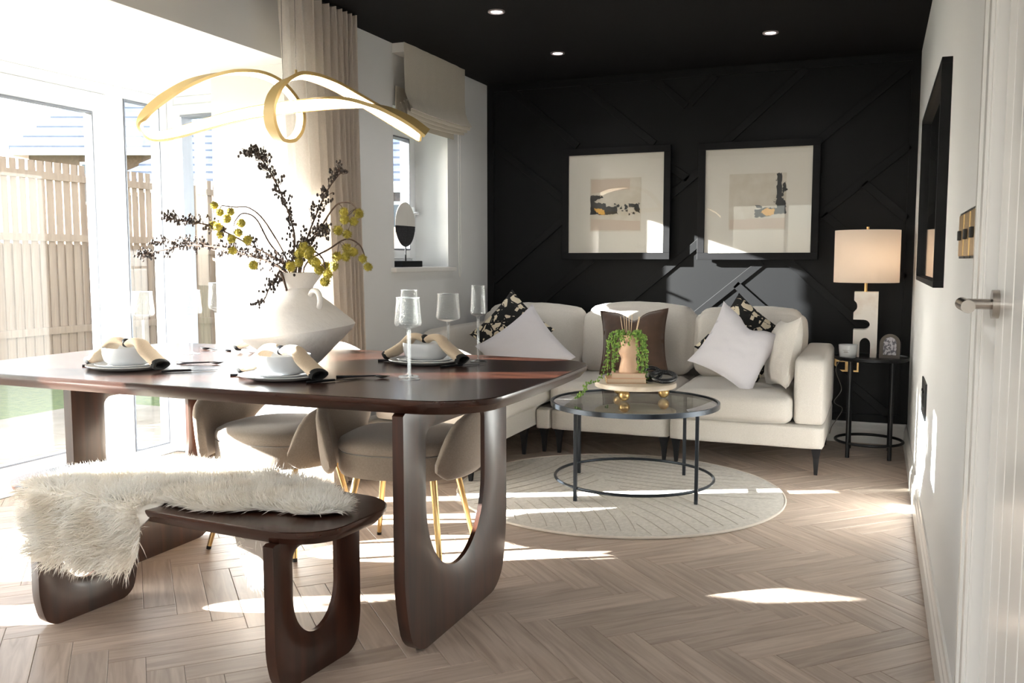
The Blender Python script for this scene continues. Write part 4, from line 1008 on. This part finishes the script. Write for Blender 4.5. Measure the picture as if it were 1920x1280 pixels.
pr = [(.050, 0), (.051, .008), (.046, .03), (.040, .055), (.037, .07), (.043, .085), (.050, .105), (.051, .13), (.047, .15), (.041, .165), (.039, .178), (.043, .19), (.039, .19), (.035, .175), (.033, .12)]
for r, z in pr:
    ring = []
    for k in range(40):
        a = 2*PI*k/40; face = max(0, math.cos(a+1.9))**6
        nose = .018*math.exp(-((z-.105)/.013)**2)+.008*math.exp(-((z-.078)/.006)**2)+.007*math.exp(-((z-.066)/.005)**2)+.008*math.exp(-((z-.045)/.009)**2)-.006*math.exp(-((z-.126)/.01)**2)+.004*math.exp(-((z-.142)/.008)**2)
        ring.append(((r+nose*face)*math.cos(a), (r+nose*face)*math.sin(a), z))
    rg.append(ring)
MB().rings(rg, True, True).build('vase_body', M['terra'], fv, smooth=60)
M['pearl'] = mat('green_succulent_beads', '4d7a2c', .4, col2='8fae4c', nscale=50)
pr_ = random.Random(4)
for a, L_, out in ((-170, .17, .075), (-150, .20, .07), (165, .15, .07), (-135, .14, .055), (-20, .19, .075), (-5, .23, .085), (15, .22, .08), (-38, .17, .065), (180, .27, .10), (35, .16, .07), (-70, .05, .05), (-110, .05, .05), (90, .06, .055), (5, .14, .06)):
    a = math.radians(a); d = Vector((math.cos(a), math.sin(a), 0))
    pts = smoothpath([d*.02+Vector((0, 0, .185)), d*.045+Vector((0, 0, .205)), d*out+Vector((0, 0, .175)), d*(out+.008)+Vector((0, 0, .19-L_*.5)), d*(out+.004)+Vector((pr_.uniform(-.01, .01), pr_.uniform(-.01, .01), .19-L_))], 6)
    s = MB().tube(pts, .0011, 5).build('trailing_stem', M['pearl'], fv)
    be = MB()
    for i in range(int(L_*330)):
        q = pts[min(len(pts)-1, int(len(pts)*i/(L_*330)))]+Vector((pr_.uniform(-1, 1), pr_.uniform(-1, 1), pr_.uniform(-1, 1)))*.010
        be.sphere(q, pr_.uniform(.0035, .0052), 7, 4, (1, 1, 1.25))
    be.build('bead_leaves', M['pearl'], s, smooth='full', kind='stuff')
# the longest strand hangs off the stand on the left
pts = smoothpath([(-.03, -.01, .19), (-.085, -.03, .17), (-.10, -.05, .06), (-.12, -.10, -.03), (-.165, -.17, -.05), (-.172, -.215, -.088), (-.20, -.235, -.115)], 6)
s = MB().tube(pts, .0011, 5).build('trailing_stem', M['pearl'], fv); be = MB()
for i in range(95):
    be.sphere(pts[len(pts)*i//95]+Vector((pr_.uniform(-1, 1), pr_.uniform(-1, 1), pr_.uniform(-.3, 1)))*.011, pr_.uniform(.0035, .005), 7, 4, (1, 1, 1.25))
be.build('bead_leaves', M['pearl'], s, smooth='full', kind='stuff')
for i, (dx, dy, L_) in enumerate(((-.045, .0, .17), (-.03, .01, .172), (-.012, -.01, .18), (-.004, .014, .178), (.016, .0, .185), (.05, .005, .172), (.058, -.008, .168))):
    r = MB().tube([(dx*.3, dy, .10), (dx, dy, .178+L_*.62)], .0017, 6).build('reed_stick', mat('pale_reed', 'dfc8a6', .8) if i == 0 else bpy.data.materials['pale_reed'], loc=(fv.location.x, fv.location.y, fv.location.z))
    tag(r, f'pale reed stick standing in the face vase, {["furthest left", "second from left", "third from left", "middle", "third from right", "second from right", "furthest right"][i]} of seven', 'reed', 'reed sticks in the face vase')
kn = thing('knot_ornament', 'black speckled chain-link ornament lying on the marble stand', 'ornament', (sx_+.115, sy_+.02, SZ), math.radians(20))
M['speckle'] = mat('black_speckled_stone', '141416', .35, col2='8a8c90', nscale=180, mixlo=.58, mixhi=.72)
def ringpts(c, R, rx, rz_, tilt): return [Vector(c)+Vector((R*rx*math.cos(a), R*rz_*math.sin(a)*math.cos(tilt), R*rz_*math.sin(a)*math.sin(tilt))) for a in [2*PI*k/40 for k in range(40)]]
MB().tube(ringpts((.02, -.02, .031), .055, 1.1, .9, .35), .0125, 14, closed=True).build('link', M['speckle'], kn, smooth='full')
MB().tube(ringpts((-.035, .02, .04), .042, 1.1, .8, 1.0), .011, 14, closed=True).build('link', M['speckle'], kn, smooth='full')

# ------------------------------------------------------------------ side table, lamp, candle, photo frame
qx, qy = -.018, 5.70
sd = thing('side_table', 'small round black metal side table between sofa and right wall', 'table', (qx, qy, 0))
MB().lathe([(.0001, .566), (.200, .566), (.206, .570), (.206, .585), (.203, .588), (.199, .581), (.0001, .581)], 56).build('tabletop', M['black_metal'], sd, smooth=40)
for a in (-128, -52, 52, 128):
    x, y = .185*math.cos(math.radians(a)), .185*math.sin(math.radians(a)); l1 = MB().tube([(x, y, .0005), (x, y, .568)], .012, 14).build('leg', M['black_metal'], sd, smooth=True)
MB().tube([(.188*math.cos(2*PI*k/56), .188*math.sin(2*PI*k/56), .085) for k in range(56)], .0085, 10, closed=True).build('lower_ring', M['black_metal'], sd, smooth=True)
QZ = .5815
lp = thing('table_lamp', 'cut-out white marble table lamp with a lit drum shade', 'lamp', (-.058, 5.73, QZ))
M['lampmarble'] = mat('white_veined_marble', 'e9e3dc', .3, col2='c7ad98', nscale=7, mixlo=.5, mixhi=.8)
# block side profile with three bites, extruded
def arc(cx, cz, rx, rz_, a0, a1, n=10): return [(cx+rx*math.cos(math.radians(a0+(a1-a0)*k/n)), cz+rz_*math.sin(math.radians(a0+(a1-a0)*k/n))) for k in range(n+1)]
pg = [(-.066, .0)]+[(-.066, .118)]+[(-.066, .163), (-.066, .165)]
pg = [(-.066, 0), (-.03, 0)]+arc(.0, .075, .03, .04, 180, 0)+[(.03, 0), (.066, 0), (.066, .385), (-.066, .385), (-.066, .335)]+arc(-.066, .3, .018, .03, 90, -90, 8)[1:-1]+[(-.068, .262), (-.068, .222)]+[(-.01, .222)]+arc(-.01, .192, .034, .03, 90, -90)[1:]+[(-.066, .162)]
def prism_y(poly, y0, y1, name, m, parent, bevel=0):
    from mathutils.geometry import tessellate_polygon
    k = len(poly); tr = tessellate_polygon([[Vector((x, 0, z)) for x, z in poly]])
    vs = [(x, y0, z) for x, z in poly]+[(x, y1, z) for x, z in poly]
    fs = [t for t in tr]+[tuple(i+k for i in t) for t in tr]+[(i, (i+1) % k, (i+1) % k+k, i+k) for i in range(k)]
    return MB().add(vs, fs).build(name, m, parent, smooth=30)
prism_y(pg, -.055, .055, 'lamp_base', M['lampmarble'], lp)
MB().tube([(-.005, 0, .385), (-.005, 0, .47)], .009, 14).build('lamp_neck', M['gold'], lp, smooth=True)
MB().tube([(-.005, 0, .47), (-.005, 0, .762)], .004, 10).tube([(-.005, 0, .742), (-.005, 0, .766)], .008, 12).build('harp_rod', M['gold'], lp, smooth=True)
M['shade'] = mat('cream_lampshade', 'f4ece4', .9, trans=.62)
RS = .182
MB().rings([[(-.005+r*math.cos(2*PI*k/64), r*math.sin(2*PI*k/64), z) for k in range(64)] for r, z in ((RS, .44), (RS, .745), (RS-.002, .745), (RS-.002, .44), (RS, .44))], False, False).build('lamp_shade', M['shade'], lp, smooth=40)
MB().tube([(-.005+RS*.99, 0, .742), (-.005-RS*.99, 0, .742)], .002, 6).tube([(-.005, RS*.99, .742), (-.005, -RS*.99, .742)], .002, 6).build('spider', M['gold'], lp)
bl_ = MB(); bl_.sphere((.03, -.045, .58), .03, 16, 10); bl_.build('bulb', mat('warm_bulb', 'fff0d8', .5, emit=(1, .80, .58), estr=22), lp, smooth='full')
MB().tube([(.03, -.045, .50), (.03, -.045, .553)], .012, 12).tube([(-.005, 0, .50), (.03, -.045, .50)], .004, 8).build('bulb_holder', M['gold'], lp, smooth=True)
cd = thing('candle_jar', 'white ceramic candle jar in front of the marble lamp', 'candle', (-.148, 5.615, QZ))
MB().lathe([(.040, .0), (.046, .004), (.05, .04), (.053, .078), (.05, .078), (.047, .03), (.0001, .028)], 40).build('jar', M['ceramic'], cd, smooth=50)
MB().lathe([(.0001, .06), (.0485, .06)], 32).build('wax', mat('cream_wax', 'efe8da', .5), cd)
for k, (z, wv) in enumerate(((.048, .020), (.040, .011), (.036, .014))):
    a0 = -1.75; MB().grid([[((.0522-.0008*(.078-z)/.01*.25+.0003)*math.cos(a0+s*wv/.052), (.0522-.0008*(.078-z)/.01*.25+.0003)*math.sin(a0+s*wv/.052), zz) for s in (-1, -.5, 0, .5, 1)] for zz in (z-.0012, z+.0012)]).build('print_line', mat('grey_label_print', '9b9793', .7) if k == 0 else bpy.data.materials['grey_label_print'], cd)
pf = thing('photo_frame', 'small arched taupe photo frame right of the marble lamp', 'frame', (.078, 5.66, QZ), math.radians(4)); pf.rotation_euler = (math.radians(-8), 0, math.radians(-6))
ao = [(-.056, 0), (.056, 0), (.056, .085)]+arc(0, .085, .056, .058, 0, 180, 16)[1:]; ai = [(-.036, .02), (.036, .02), (.036, .085)]+arc(0, .085, .036, .04, 0, 180, 16)[1:]
mb = MB(); k = len(ao); vs = [(x, -.008, z) for x, z in ao]+[(x, -.008, z) for x, z in ai]+[(x, .008, z) for x, z in ai]+[(x, .008, z) for x, z in ao]
fs = [(j*k+i, j*k+(i+1) % k, ((j+1) % 4)*k+(i+1) % k, ((j+1) % 4)*k+i) for j in range(4) for i in range(k)]
mb.add(vs, fs).build('frame_border', mat('taupe_frame', '5d554d', .5), pf)
prism_y([(x*.99, z) for x, z in ai], -.002, .004, 'photo_print', mat('grey_drawing', 'cdcad0', .6, col2='6d6a74', nscale=60, mixlo=.48, mixhi=.56), pf)
MB().obox((0, .03, .05), (.01, 0, 0), (0, .026, .045), (0, .0015, 0)).build('strut', M['black_metal'], pf)
# lamp flex and plug
flex = smoothpath([(-.12, 5.80, .585), (-.17, 5.93, .57), (-.225, 5.99, .47), (-.19, 6.02, .34), (-.23, 6.0, .26), (-.18, 6.0, .22), (-.21, 6.01, .15), (-.24, 6.0, .10), (-.25, 5.97, .06)], 8)
tag(MB().tube(flex, .0025, 6).build('lamp_cord', mat('clear_cord', '8a857c', .4), None, smooth=True), 'thin pale lamp cord dangling behind the side table', 'cord')

# ------------------------------------------------------------------ sockets and switches
def wallplate(name, label, cat, loc, rz, w_, h_, m, dark, kind, group=None):
    t = thing(name, label, cat, loc, rz, group)      # local: plate in XZ, facing -Y
    MB().box((-w_/2, -.007, -h_/2), (w_/2, 0, h_/2)).build('faceplate', m, t, bevel=.002)
    if kind == 'socket':
        n = 2 if w_ > .12 else 1
        for k in range(n):
            cx = (k-(n-1)/2)*.07
            ins_ = MB().box((cx-.026, -.009, -.03), (cx+.026, -.0068, .02)).build('socket_insert', dark, t)
            MB().box((cx-.004, -.0095, .002), (cx+.004, -.0088, .014)).box((cx-.016, -.0095, -.016), (cx-.008, -.0088, -.010)).box((cx+.008, -.0095, -.016), (cx+.016, -.0088, -.010)).build('pin_holes', M['black_cloth'], ins_)
            MB().box((cx-.008, -.013, .025), (cx+.008, -.0068, .036)).build('rocker', dark, t, bevel=.001)
    else:
        for s_ in (-1, 1): MB().box((s_*.011-.006, -.014, -.012), (s_*.011+.006, -.0068, .012)).build('rocker', dark, t, bevel=.001)
    return t
wallplate('wall_socket', 'brass double socket on the black wall under the side table', 'socket', (-.165, YF, .49), 0, .146, .086, M['gold'], M['black_cloth'], 'socket')
wallplate('wall_socket', 'black double socket low on the white right wall', 'socket', (XR, 4.12, .575), math.radians(-90), .30, .15, M['black_metal'], M['black_cloth'], 'socket')
for k, (y, nm) in enumerate(((2.58, 'furthest from the door'), (2.42, 'middle of three by the door'), (2.26, 'nearest the door'))):
    t = wallplate('light_switch', f'brass light switch with black edge on the right wall, {nm}', 'switch', (XR, y, 1.212), math.radians(-90), .125, .105, M['gold'], M['black_metal'], 'switch', 'brass light switches by the door')
    MB().box((-.07, -.004, -.058), (.07, 0, .058)).build('back_edge', M['black_metal'], t)

# ------------------------------------------------------------------ pictures on the far wall
M['blackframe'] = wood('black_stained_frame', '08080a', '111113', .5, 'X', spec=.18)
M['mount'] = mat('cream_mount_board', 'd4d0c6', .8); M['paper'] = mat('art_paper', 'cbc5b8', .8, col2='c0b8a8', nscale=12)
M['ink'] = mat('black_ink', '0d0f10', .5); M['ochre'] = mat('ochre_paint', 'd9a648', .6); M['taupe'] = mat('taupe_wash', 'c0b0a0', .8)
def blob(parent, pts, name, m, y, jag=.004, seed=1, n=7):
    r = random.Random(seed); P = []
    for i, p in enumerate(pts):
        q = pts[(i+1) % len(pts)]
        for k in range(n): t = k/n; P.append((p[0]+(q[0]-p[0])*t+r.uniform(-jag, jag), p[1]+(q[1]-p[1])*t+r.uniform(-jag, jag)))
    from mathutils.geometry import tessellate_polygon
    vs = [(x, y, z) for x, z in P]; tr = tessellate_polygon([[Vector(v) for v in vs]])
    MB().add(vs, tr).build(name, m, parent)
def picture(label, xc, zc, arts):
    t = thing('framed_artwork', label, 'picture', (xc, YF-BT-.045, zc)); Hh = .378; b = .045
    for (x0, x1, z0, z1) in ((-Hh, Hh, Hh-b, Hh), (-Hh, Hh, -Hh, -Hh+b), (-Hh, -Hh+b, -Hh+b, Hh-b), (Hh-b, Hh, -Hh+b, Hh-b)):
        MB().box((x0, -.018, z0), (x1, .0, z1)).build('frame_side', M['blackframe'], t, bevel=.0015)
    MB().box((-Hh+.01, 0, -Hh+.01), (Hh-.01, .02, Hh-.01)).box((-.32, .02, -.3), (.32, .044, -.26)).box((-.32, .02, .26), (.32, .044, .3)).build('backing_board', M['black_cloth'], t)
    mo = MB().box((-Hh+b-.001, -.004, -Hh+b-.001), (Hh-b+.001, -.001, Hh-b+.001)).build('mount', M['mount'], t)
    MB().box((-Hh+b-.001, -.0125, -Hh+b-.001), (Hh-b+.001, -.0110, Hh-b+.001)).build('glazing', M['picglass'], t)
    pa = MB().box((-.178, -.0052, -.188), (.178, -.0041, .172)).build('art_print', M['paper'], t)
    for i, (pts, m) in enumerate(arts): blob(pa, pts, 'paint_mark', m, -.0058-.0002*i, .002 if m is M['taupe'] else .0045, i+3)
def splats(seed, x0, x1, z0, z1, k):
    r = random.Random(seed); out = []
    for _ in range(k):
        cx, cz, s = r.uniform(x0, x1), r.uniform(z0, z1), r.uniform(.004, .013)
        out.append(([(cx+s*r.uniform(.6, 1.5)*math.cos(a), cz+s*r.uniform(.6, 1.3)*math.sin(a)) for a in (0, 1.2, 2.5, 3.8, 5)], M['ink']))
    return out
picture('left framed abstract print, black smear across the middle with ochre patch', -1.672, 1.536, [
    ([(-.172, .165), (.10, .165), (.10, .09), (-.08, .08), (-.172, .07)], M['taupe']), ([(-.172, -.10), (.172, -.12), (.172, -.18), (-.172, -.18)], M['taupe']),
    ([(-.176, .055), (-.10, .06), (-.08, .04), (-.15, .02), (-.14, .012), (-.07, 0), (-.06, -.02), (.01, -.02), (.02, -.07), (-.06, -.075), (-.176, -.07)], M['ink']),
    ([(.065, -.005), (.09, -.02), (.08, -.04), (.065, -.045)], M['ink']), ([(.09, .0), (.16, -.005), (.175, -.07), (.13, -.03), (.10, -.02)], M['ink']), ([(.11, -.062), (.135, -.06), (.13, -.075)], M['ink']),
    ([(-.15, -.03), (-.11, -.03), (-.075, -.045), (-.072, -.075), (-.11, -.07), (-.14, -.05)], M['ochre'])]+splats(5, .0, .17, -.075, .005, 12))
picture('right framed abstract print, black L-shaped stroke with ochre patch', -.733, 1.533, [
    ([(-.172, -.12), (.172, -.11), (.172, -.18), (-.172, -.18)], M['taupe']),
    ([(.118, .17), (.148, .17), (.15, .02), (.178, -.02), (.178, -.085), (.13, -.085), (.06, -.105), (-.015, -.105), (-.012, -.06), (.06, -.045), (.12, -.05), (.118, .05)], M['ink']),
    ([(.155, .10), (.175, .12), (.172, .06), (.158, .05)], M['ink']), ([(-.01, -.03), (.03, -.035), (.03, -.05), (-.005, -.048)], M['ink']),
    ([(.02, -.075), (.055, -.05), (.11, -.055), (.105, -.09), (.06, -.1)], M['ochre'])]+splats(8, .10, .175, -.02, .13, 9))
# mirror on the right wall
mr_ = thing('wall_mirror', 'long dark box-framed mirror on the white right wall', 'mirror', (XR, 3.98, 1.43))
hy_, hz_ = .72, .37
for (y0, y1, z0, z1) in ((-hy_, hy_, hz_-.02, hz_), (-hy_, hy_, -hz_, -hz_+.02), (-hy_, -hy_+.02, -hz_+.02, hz_-.02), (hy_-.02, hy_, -hz_+.02, hz_-.02)):
    MB().box((-.032, y0, z0), (0, y1, z1)).build('frame_side', M['blackframe'], mr_, bevel=.001)
MB().box((-.012, -hy_+.015, -hz_+.015), (-.008, hy_-.015, hz_-.015)).build('mirror_glass', M['mirror'], mr_)

# ------------------------------------------------------------------ outdoors
M['paving'] = mat('pale_sandstone_paving', '8c8378', .85, col2='7d756a', nscale=4); M['grass'] = mat('lawn_green', '4a5c33', .95, col2='64703f', nscale=20, bump=(80, .5))
M['fence'] = wood('weathered_fence_board', '83705f', '9c8673', .8, 'Z')
struct(MB().box((-40, -30, -.30), (XL-TH-1.3, 45, -.16)).box((XL-TH-1.3, -30, -.3), (XL-TH, .8, -.16)).box((XL-TH-1.3, 4.45, -.3), (XL-TH, 45, -.16)).build('ground_outside', M['grass']))
pv = struct(MB().box((BX-2.6, -1, -.16), (BX-.06, 6.2, -.145)).build('patio', M['paving']))
for i in range(4):
    for j in range(11):
        MB().box((BX-.07-.63*(i+1), -.95+j*.64, -.145), (BX-.08-.63*i, -.32+j*.64, -.12)).build('slab', M['paving'], pv, bevel=.004)
fe = thing('garden_fence', 'tall timber board fence with gaps along the top beyond the patio doors', 'fence', (-9.5, 8, -.36))
bd = None
for k in range(120):
    y = -6.5+.125*k
    if bd is None: bd = MB().box((-.01, -.045, .25), (.01, .045, 2.72)).build('board', M['fence'], fe, loc=(0, y, 0)); 
    else: q = bd.copy(); COL.objects.link(q); q.location = (0, y, 0); q.parent = fe
for z in (2.5, 1.75, .6): MB().box((.01, -6.6, z), (.05, 8.6, z+.09)).build('rail', M['fence'], fe)
for k in range(9): MB().box((.01, -6.6+1.85*k, 0), (.10, -6.5+1.85*k, 2.62)).build('post', M['fence'], fe)
MB().box((-.03, -6.6, .0), (-.011, 8.6, 1.72)).build('lower_panel', M['fence'], fe)
f2 = thing('side_fence', 'low pale timber fence closing the garden behind the bay sidelight', 'fence', (-6.2, 10.5, -.16))
for k in range(46): MB().box((-3.2+.14*k, -.01, .1), (-3.07+.14*k, .01, 1.75)).build('board', M['fence'], f2) if k == 0 else None
b0 = children(f2)[0]
for k in range(1, 50): q = b0.copy(); COL.objects.link(q); q.parent = f2; q.location = (.14*k, 0, 0)
for z in (.4, 1.4): MB().box((-3.2, -.05, z), (3.8, -.01, z+.09)).build('rail', M['fence'], f2)
M['brick'] = mat('buff_brick', '6b574b', .9, col2='57473d', nscale=14); M['slate'] = mat('blue_grey_slate', '39445a', .8, col2='465268', nscale=5)
def house(label, loc, rz, w_, d_, eave, ridge, hip=1.0):
    t = thing('neighbour_house', label, 'house', loc, rz)
    MB().box((-w_/2, -d_/2, 0), (w_/2, d_/2, eave)).build('brick_wall', M['brick'], t)
    rs = MB(); N = 15; ov_ = .35
    for k in range(N):
        f0, f1 = k/N, (k+1)/N; rows = []
        for f in (f0, f1):
            hx = w_/2+ov_-f*(w_/2+ov_-max(.01, w_/2-d_/2*hip)); hy = (d_/2+ov_)*(1-f*.995); rows.append((hx, hy, eave+(ridge-eave)*f))
        (ax, ay, az), (bx_, by_, bz) = rows; e = .05
        rs.rings([[(-ax, -ay, az-e), (ax, -ay, az-e), (ax, ay, az-e), (-ax, ay, az-e)], [(-ax, -ay, az+e), (ax, -ay, az+e), (ax, ay, az+e), (-ax, ay, az+e)], [(-bx_, -by_, bz+.012), (bx_, -by_, bz+.012), (bx_, by_, bz+.012), (-bx_, by_, bz+.012)]])
    rs.build('roof', M['slate'], t, kind='stuff')
    MB().box((-w_/2-.3, -d_/2-.36, eave-.2), (w_/2+.3, -d_/2-.28, eave)).box((-w_/2-.36, -d_/2-.3, eave-.2), (-w_/2-.28, d_/2+.3, eave)).box((w_/2+.28, -d_/2-.3, eave-.2), (w_/2+.36, d_/2+.3, eave)).build('fascia', M['upvc'], t)
    for x in (-w_*.3, 0, w_*.3):
        wn = MB().box((x-.6, -d_/2-.04, eave-1.5), (x+.6, -d_/2+.02, eave-.35)).build('window', M['upvc'], t)
        MB().box((x-.53, -d_/2-.05, eave-1.43), (x-.03, -d_/2-.039, eave-.42)).box((x+.03, -d_/2-.05, eave-1.43), (x+.53, -d_/2-.039, eave-.42)).build('pane', mat('dark_house_glass', '4d5a66', .1) if 'dark_house_glass' not in bpy.data.materials else bpy.data.materials['dark_house_glass'], wn)
    return t
house('brick house with a slate roof seen through the patio door', (-18.3, 23.3, -.16), math.radians(22), 10, 7, 4.35, 8.8, 1.0)
house('lower slate-roofed house seen through the bay side window', (-11.4, 17.0, -.16), math.radians(22), 6, 5, 2.8, 5.2, .9)
